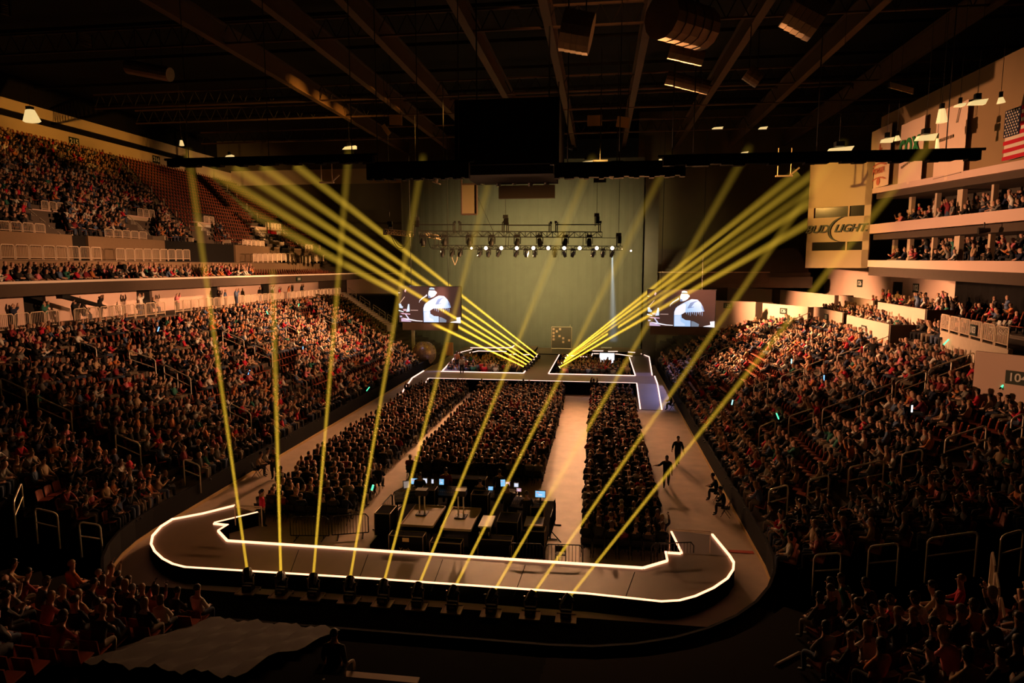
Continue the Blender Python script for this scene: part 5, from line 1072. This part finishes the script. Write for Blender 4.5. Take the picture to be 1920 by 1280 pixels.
# ------------------------------------------------------------------ mixing position on the floor
t = thing('mix_riser', (0, 0, 0), 'low black platform under the mixing tables', 'platform'); mb = MB(); mb.span((-2.6, 25.2, .02), (4.9, 31.4, .16), BLACK); obj('deck', mb, t)
FZ = .16
def table(c, w_, d_, h, label, m=TAN, rz=0, lip=True):
    t = thing('work_table', (c[0], c[1], FZ), label, 'table', None, rz); mb = MB(); mb.box((0, 0, h), (w_, d_, .06), m)
    if lip:
        for s in (-1, 1): mb.box((s*w_/2, 0, h+.03), (.05, d_, .1), m); mb.box((0, s*d_/2, h+.03), (w_, .05, .1), m)
    obj('tabletop', mb, t)
    for sx in (-1, 1):
        for sy in (-1, 1): mb = MB(); mb.tube((sx*(w_/2-.08), sy*(d_/2-.08), 0), (sx*(w_/2-.08), sy*(d_/2-.08), h), .03, BLKM); obj('leg', mb, t)
    return t
table((-.62, 26.7), 1.4, 2.3, .78, 'long tan table with a lift stand, nearer the railing side'); table((1.12, 26.6), 1.3, 2.4, .78, 'long tan table with a bright stand in the middle of the mixing position')
table((2.35, 26.1), .55, 1.2, .95, 'narrow white topped cart beside the middle table', WHITE, 0, False); table((4.35, 26.6), .8, 1.0, .85, 'small pale table at the suite side of the mixing position', TAN, 0, False)
for x, y, h, lb in ((-.75, 26.9, .9, 'grey lift stand on the table nearer the railing side'), (1.05, 26.8, 1.0, 'bright double post stand on the middle table')):
    t = thing('equipment_stand', (x, y, FZ+.81), lb, 'stand'); mb = MB(); mb.box((0, 0, .02), (.5, .5, .04), BLKM); obj('foot_plate', mb, t)
    for s in (-1, 1): mb = MB(); mb.tube((s*.12, 0, .04), (s*.12, 0, h), .035, STEEL); obj('post', mb, t)
    mb = MB(); mb.box((0, 0, h+.12), (.5, .4, .25), BLKM); obj('head_box', mb, t)
def console(x, y, w_, label, rz=0, up_=True):
    t = thing('mixing_desk', (x, y, FZ), label, 'mixing desk', None, rz); mb = MB(); mb.hexa([(-w_/2, -.4, .72), (w_/2, -.4, .72), (w_/2, .4, .8), (-w_/2, .4, .8), (-w_/2, -.4, .84), (w_/2, -.4, .84), (w_/2, .4, 1.05), (-w_/2, .4, 1.05)], BLKM); obj('body', mb, t)
    mb = MB()
    for k in range(int(w_/.09)): mb.box((-w_/2+.06+.09*k, -.15, .93), (.03, .10, .02), GREYP, rx=.26); mb.box((-w_/2+.06+.09*k, .15, 1.0), (.02, .02, .03), STEEL)
    g = obj('fader', mb, t); g['kind'] = 'stuff'
    for s in (-1, 1): mb = MB(); mb.box((s*(w_/2-.1), 0, .37), (.06, .6, .74), BLKM); obj('leg', mb, t)
console(-1.9, 28.6, 1.3, 'mixing desk with a lit laptop at the railing side corner', .35); console(-.2, 29.6, 1.7, 'dark mixing desk behind the tan tables'); console(2.2, 29.6, 1.8, 'dark mixing desk behind the narrow white cart'); console(3.6, 28.5, 1.0, 'small mixing desk near the tall lit monitor', -.2)
SCRC = [mat('mon_blue', (.1, .2, .3), .4, emit=(.25, .60, .95), es=1.0), mat('mon_white', (.3, .3, .3), .4, emit=(.80, .85, 1), es=.9), mat('mon_pink', (.3, .2, .25), .4, emit=(.85, .45, .5), es=.8), mat('mon_dim', (.2, .15, .1), .4, emit=(.5, .4, .35), es=.5)]
def monitor(px, py, Y, wpx, hpx, c, label, rz=0, tilt=.1, laptop=False):
    p = at_y(px, py, Y); s = Y/FPX; w_, h = wpx*s, hpx*s; t = thing('laptop' if laptop else 'monitor', p, label, 'laptop' if laptop else 'monitor', None, rz)
    mb = MB(); mb.box((0, .03, 0), (w_+.05, .05, h+.05), BLKM, rx=-tilt); obj('casing', mb, t); mb = MB(); mb.box((0, -.01, 0), (w_, .02, h), SCRC[c], rx=-tilt)
    if c in (0, 2): mb.box((0, -.022, -h*.1), (w_*.4, .01, h*.2), SCRC[1], rx=-tilt); mb.box((-w_*.25, -.022, h*.25), (w_*.25, .01, h*.2), SCRC[2 if c == 0 else 0], rx=-tilt)
    obj('display', mb, t)
    mb = MB()
    if laptop: mb.box((0, -.2, -h/2-.02), (w_+.05, .36, .03), GREYP)
    else: mb.tube((0, .06, -h/2), (0, .06, min(-h/2-.1, FZ+.95-p.z)), .04, BLKM); mb.box((0, .06, min(-h/2-.1, FZ+.97-p.z)), (.3, .2, .03), BLKM)
    obj('keyboard' if laptop else 'stand', mb, t)
for a_ in ((762, 908, 28.7, 11, 13, 3, 'open laptop tilted at the railing side end of the mixing desks', .5, .3, True), (779, 902, 29.8, 17, 11, 0, 'wide colourful monitor beside the tilted laptop'), (797, 901, 29.9, 8, 9, 1, 'narrow white monitor next to the colourful one'), (811, 902, 29.9, 4, 8, 1, 'slim dim monitor between two desks'), (828, 903, 29.8, 9, 11, 0, 'cyan monitor in front of the dark case'),
           (943, 905, 29.9, 9, 13, 0, 'tilted blue tablet screen behind the middle table', .3, .3), (952, 907, 29.8, 8, 8, 2, 'pinkish screen beside the tilted tablet'), (968, 909, 29.6, 8, 7, 1, 'small white screen right of the pinkish one'), (973, 918, 29.2, 9, 6, 2, 'low pink and white screen under the small white one'), (920, 915, 29.2, 9, 7, 0, 'laptop lid lit blue above the papers', 0, .6, True), (1013, 926, 27.8, 19, 12, 0, 'tall standing monitor with a cyan picture by the open aisle')): monitor(*a_)
def case(c, d_, label, rz=0, txt=None):
    t = thing('road_case', c, label, 'case', None, rz); mb = MB(); mb.box((0, 0, d_[2]/2), d_, BLACK); obj('body', mb, t); mb = MB(); x, y_, z = d_[0]/2, d_[1]/2, d_[2]
    for sx in (-1, 1):
        for sy in (-1, 1): mb.tube((sx*x, sy*y_, 0), (sx*x, sy*y_, z), .02, GOLDT, 4)
        mb.tube((sx*x, -y_, z), (sx*x, y_, z), .02, GOLDT, 4); mb.tube((-x, sx*y_, z), (x, sx*y_, z), .02, GOLDT, 4)
    obj('edge_trim', mb, t)
    for sx in (-1, 1): mb = MB(); mb.ball((sx*x*.6, -y_*.7, -.02), .06, BLKM, 8, 6); obj('caster', mb, t)
    if txt: mb = MB(); mb.box((0, -y_-.005, z-.16), (.28, .01, .16), OCH); obj('name_plate', mb, t); text('lettering', txt, (-.05, -y_-.01, z*.35), .24, OCH, t, (R(90), 0, 0), 0, .004)
    return t
case((-.75, 24.65, .08), (1.45, .5, .92), 'black road case with a small plate and a painted word behind the runway', 0, 'Yeah'); case((-2.35, 26.6, .2), (.7, 1.0, 1.0), 'dark road case at the railing side of the mixing position'); case((.5, 31.0, .2), (1.9, .6, 1.15), 'wide dark case behind the cyan monitor'); case((4.5, 26.0, .2), (.75, .6, .75), 'dark trunk under the small pale table end'); case((2.9, 25.0, .2), (1.4, .5, .7), 'low black case behind the glowing strip'); case((.9, 24.7, .08), (1.3, .5, .7), 'plain black case right of the lettered road case')
case((-1.0, 29.0, .16), (.7, .6, 1.25), 'tall dark case between the lift stand and the desks'); case((1.6, 28.6, .16), (.8, .6, 1.3), 'tall dark case behind the bright double post stand'); case((3.2, 26.8, .16), (.9, 1.1, .9), 'dark equipment box between the white cart and the small table'); case((4.4, 27.6, .16), (.6, .5, 1.2), 'dark pedestal under the tall cyan monitor')
t = thing('rack_tower', (2.4, 25.3, .16), 'slim perforated rack below the white topped cart', 'rack'); mb = MB()
for sx in (-1, 1):
    for sy in (-1, 1): mb.tube((sx*.2, sy*.2, 0), (sx*.2, sy*.2, .9), .02, STEEL, 4)
obj('frame', mb, t); mb = MB(); [mb.box((0, 0, .12+.17*k), (.4, .4, .1), BLKM) for k in range(5)]; obj('unit', mb, t)
t = thing('mic_stand', (5.05, 26.9, 0), 'black folded flag stand beside the open aisle', 'stand'); mb = MB(); [mb.tube((0, 0, .5), (.45*math.cos(a), .45*math.sin(a), 0), .025, BLKM) for a in (0, 2.1, 4.2)]; mb.tube((0, 0, .4), (.15, 0, 1.9), .03, BLKM); obj('tripod', mb, t); mb = MB(); mb.quad([(.05, -.02, .7), (.2, -.02, 1.0), (.18, -.02, 2.0), (.1, -.02, 1.6)], BLACK); mb.quad([(.05, .02, .7), (.1, .02, 1.6), (.18, .02, 2.0), (.2, .02, 1.0)], BLACK); obj('flag', mb, t)
# crowd barriers
def barrier(p0, p1, label, h=1.05):
    p0 = Vector((*p0, 0)); p1 = Vector((*p1, 0)); d = p1-p0; L = d.length; t = thing('crowd_barrier', p0, label, 'barrier', 'crowd barriers', math.atan2(d.y, d.x))
    mb = MB(); mb.path([(0, 0, .18), (0, 0, h-.15), (.12, 0, h), (L-.12, 0, h), (L, 0, h-.15), (L, 0, .18), (0, 0, .18)], .024, BLKM); obj('frame', mb, t)
    n = int(L/.14); mb = MB(); [mb.tube((L*(k+1)/(n+1), 0, .18), (L*(k+1)/(n+1), 0, h), .010, BLKM, 4) for k in range(n)]; obj('bars', mb, t)
    for x in (.25, L-.25): mb = MB(); mb.tube((x, -.3, .03), (x, .3, .03), .025, BLKM); mb.tube((x, 0, .03), (x, 0, .2), .02, BLKM); obj('foot', mb, t)
for p0, p1, lb in (((-2.85, 26.8), (-2.85, 29.0), 'bent black barrier closing the railing side of the mixing position'), ((-2.85, 29.1), (-2.2, 31.0), 'black barrier behind the tilted laptop'), ((5.0, 26.9), (5.1, 29.0), 'black barrier beside the tall cyan monitor'), ((-4.6, 25.9), (-3.1, 26.4), 'black barrier on the open floor beside the near floor block'), ((5.0, 24.3), (6.5, 24.4), 'black barrier at the foot of the open aisle'), ((3.6, 24.2), (4.95, 24.3), 'black barrier behind the glowing strip, left of the aisle foot'), ((9.2, 24.9), (10.9, 25.3), 'black barrier between the suite side floor block and the runway end'), ((-6.4, 25.6), (-4.7, 25.8), 'black barrier in front of the near floor block')): barrier(p0, p1, lb)
o = bpy.data.objects.new('folding_chair', chair_mesh(0)); COL.objects.link(o); o.location = (5.6, 24.9, 0); tag(o, 'empty folding chair behind the barrier at the foot of the open aisle', 'chair')
# tarp over the near end seats, wrinkled
mb = MB(); a = 26; g = []
for i in range(a+1):
    for j in range(13):
        x = -4.5+4.0*i/a; y = 17.1-.45*j; z = 1.2+.335*(17.36-y)/.85+.10*math.sin(i*.9+j*.4)*math.sin(j*.8+.5)+.05*math.sin(i*2.3-j)
        g.append((x, y, z))
mb.add(g, [(i*13+j, i*13+j+1, (i+1)*13+j+1, (i+1)*13+j) for i in range(a) for j in range(12)], mat('brown_tarp', (.022, .013, .007), .9)); obj('tarp', mb, None, 'wrinkled brown tarp over the seats at the bottom of the picture', 'tarp', smooth=True)  # brown dimmed: the blocked light is put into the tarp colour
q = at_z(690, 1268, 2.4); t = thing('near_table', (q.x+.3, q.y-.2, 1.62), 'dim brown folding table behind the near end rail', 'table'); mb = MB(); mb.box((0, 0, .72), (1.8, .8, .04), TAN); obj('tabletop', mb, t)
for sx in (-1, 1): mb = MB(); mb.box((sx*.7, 0, .35), (.05, .6, .7), BLKM); obj('leg', mb, t)
# ------------------------------------------------------------------ people who stand apart
RT = math.pi
p = at_z(1270, 872, 0); person(p.x, p.y, 0, RT+.15, 'walk', 0, 'man in dark jacket and cap walking down the open lane beside the suite side boards', None, 0, 0, 0, scale=1.0)
p = at_z(1249, 912, 0); person(p.x, p.y, 0, RT-.1, 'walk_reach', 0, 'long haired person in dark coat with one arm out, walking down the open lane', None, 0, 0, 0, True, scale=.97)
p = at_z(489, 990, 0); person(p.x, p.y+.2, 0, face(.8, .6), 'stand', 4, 'person in bright red shirt standing at the railing side end of the runway', None, 0, 0, 0, shirt_m=mat('bright_red', (.85, .02, .08), .8), scale=.98)
p = at_z(528, 938, 0); s_ = person(p.x, p.y, 0, 0, 'stand', 0, 'security person in black vest with pale letters on its back, on the open lane', None, 1, 0, 0)
mb = MB(); mb.box((0, -.135, 1.42), (.30, .02, .12), CREAM); v = obj('back_patch', mb, s_); text('lettering', 'SECURITY', (0, -.147, 1.42), .058, SIGNG, v, (R(90), 0, 0), 0, .002)
for s in (-1, 1): mb = MB(); mb.box((s*.19, -.1, 1.40), (.07, .08, .14), CREAM); obj('sleeve_band', mb, s_)
p = at_z(515, 905, 0); person(p.x-.3, p.y+.6, 0, RT, 'stand_fold', 1, 'person in dark top facing the security person on the open lane', None, 0)
a = at_z(625, 1190, 3.0); person(a.x, a.y, 1.25, 0, 'stand', 0, 'dark silhouetted person standing at the near end above the tarp', None, 0, 0, 0, scale=1.03)
for x, y, rz_, ps, sh, lb in ((-1.6, 29.5, 0, 'stand_work', 0, 'operator in black top at the railing side mixing desk'), (-.5, 30.4, .2, 'stand', 3, 'operator in maroon top behind the dark mixing desk'), (1.5, 29.0, 0, 'stand_work', 0, 'operator in black top at the desk behind the white cart'), (2.9, 28.4, -.2, 'stand_fold', 1, 'operator in charcoal top by the pink screens'), (3.9, 27.6, .3, 'stand_work', 0, 'operator in black top beside the tall cyan monitor'), (2.2, 30.5, 0, 'stand', 2, 'operator in navy top at the back of the mixing position')): person(x, y, FZ, rz_, ps, sh, lb, None, 0, 0, random.randrange(2))
p = at_z(848, 696, 1.2); person(p.x, 66.6, 1.2, face(.4, -1), 'stand', 9, 'figure in long orange dress standing on the railing side runway', None, 0, 0, 1, True, shirt_m=mat('orange_robe', (.75, .30, .14), .8))
p = at_z(859, 706, 1.2); person(p.x, 63.0, 1.2, face(.2, -1), 'stand_work', 5, 'performer in white top standing on the cross runway', None, 1, 0, 0)
p = at_z(857, 690, 1.2); person(p.x+.1, 67.4, 1.2, face(.4, -1), 'stand', 0, 'performer in black beside the orange dressed figure', None, 1)
mb = MB(); q = at_y(843, 672, 76); mb.box((q.x, 76, 2.0), (.9, .3, 1.6), mat('orange_panel', (.70, .36, .14), .7)); obj('orange_screen', mb, None, 'small upright orange panel behind the railing side runway', 'panel')
for px, py, ps, sh, lb in ((1655, 572, 'stand', 0, 'dark haired person in black on the concourse before the wide doorway'), (1664, 575, 'stand_fold', 2, 'bigger person in navy top right of the wide doorway'), (1682, 570, 'stand', 6, 'person in tan top standing in the concourse doorway'), (1726, 572, 'stand', 6, 'person in tan jacket passing the small concourse sign'), (1735, 572, 'stand', 0, 'person in black walking behind the tan jacketed one'), (1771, 580, 'stand_fold', 2, 'person in navy top near the black concourse drape')):
    p = at_x(px, py, 33.2); person(33.2, p.y, 8.1, face(-1, random.uniform(-.5, .5)), ps, sh, lb, None, 0, 0, 0, sh == 0)
a = at_z(1647, 640, 7.2); person(a.x-.3, a.y, 5.6, face(-.6, -1), 'stand', 0, 'dark standing person leaning by the lower tier wall 102', None, 0)
for k in range(3): p = at_z(1866+10*k, 602, 8.9); o = bpy.data.objects.new('white_chair', chair_mesh(0)); o.data.materials[0] = WHITE; COL.objects.link(o); o.location = (p.x, p.y, 8.1); o.rotation_euler = (0, 0, 1.4); tag(o, 'white folding chair beside the section 103 railing, %s from the sign' % ORD[k], 'chair', 'white chairs of the club deck')
# staff on stools beside the boards
for px, py, lb, side in ((474, 884, 'pale shirted person seated at the foot of the railing side boards', 5), (455, 892, 'second person seated at the foot of the railing side boards', 6), (1365, 968, 'person seated on a chair against the suite side boards, nearer the runway', 0), (1352, 940, 'person seated on a chair against the suite side boards, farther up', 0), (1295, 770, 'person seated at the far foot of the suite side boards', 1)):
    p = at_z(px, py, 0); rz_ = face(1, .3) if px < 900 else face(-1, .3); x = max(FXL+.5, min(FXR-.5, p.x)); person(x, p.y, 0, rz_, 'lean', side, lb, None); o = bpy.data.objects.new('folding_chair', bpy.data.meshes['folding_chair']); COL.objects.link(o); o.location = (x, p.y, 0); o.rotation_euler = (0, 0, rz_); tag(o, 'folding chair under '+lb.replace(' the foot of', ''), 'chair')
# glow sticks and phones held in the crowd
GC = {'green': (.1, 1, .45), 'blue': (.2, .5, 1), 'cyan': (.4, .95, 1), 'white': (.9, .95, 1)}
for k, (px, py, c, side, tl) in enumerate(((297, 617, 'blue', -1, .5), (560, 572, 'green', -1, .4), (501, 586, 'green', -1, -.6), (467, 698, 'blue', -1, .5), (568, 653, 'blue', -1, .1), (690, 729, 'green', -1, .9), (1545, 708, 'blue', 1, 0), (1484, 677, 'cyan', 1, 0), (1884, 719, 'green', 1, .9), (1774, 641, 'green', 1, .9), (1458, 780, 'green', 1, -.5), (1373, 754, 'cyan', 1, .2), (1710, 766, 'white', 1, 0))):
    p = rake_pt(px, py, side, 1.05); t = thing('glow_stick', p, 'glowing %s stick held in the %s, %s' % (c, 'railing side crowd' if side < 0 else 'suite side crowd', ('under the second doorway', 'near the farthest railing', 'amid the far block', 'above the yellow beams', 'near the bright lower block', 'by the foot of the ramp', 'over the long handrail', 'in the bright far block', 'below wall 104', 'below the section 103 railing', 'low near the boards', 'lowest by the boards', 'in the dark middle')[k]), 'glow stick'); d = Vector((tl*.3, 0, .34)); s = 1.0
    m = mat('glow_'+c, GC[c], .4, emit=GC[c], es=1.6); mb = MB(); mb.tube(-d*.5, d*.5, .04, m, 6); obj('tube', mb, t); mb = MB(); mb.tube(-d*.75, -d*.5, .035, BLKM, 6); obj('grip', mb, t)
p = at_z(697, 914, 1.3); t = thing('glow_stick', p, 'glowing green stick at the edge of the railing side floor block', 'glow stick'); mb = MB(); mb.tube((0, 0, -.12), (.08, 0, .14), .05, MATS['glow_green'], 6); obj('tube', mb, t)

# room lamps light everything but the thin beams
HALL = bpy.data.collections.new('lit_by_hall_lamps')
for o in BEAMS: HALL.objects.link(o)
for e in HALL.collection_objects: e.light_linking.link_state = 'EXCLUDE'
for o in bpy.data.objects:
    glows = o.type == 'MESH' and any(m and m.node_tree and 'Principled BSDF' in m.node_tree.nodes and m.node_tree.nodes['Principled BSDF'].inputs['Emission Strength'].default_value > 0 and max(m.node_tree.nodes['Principled BSDF'].inputs['Emission Color'].default_value[:3]) > 0 and '_' in m.name for m in o.data.materials)
    if glows or o.type == 'LIGHT' and not o.name.startswith('beam_lamp'): o.light_linking.receiver_collection = HALL
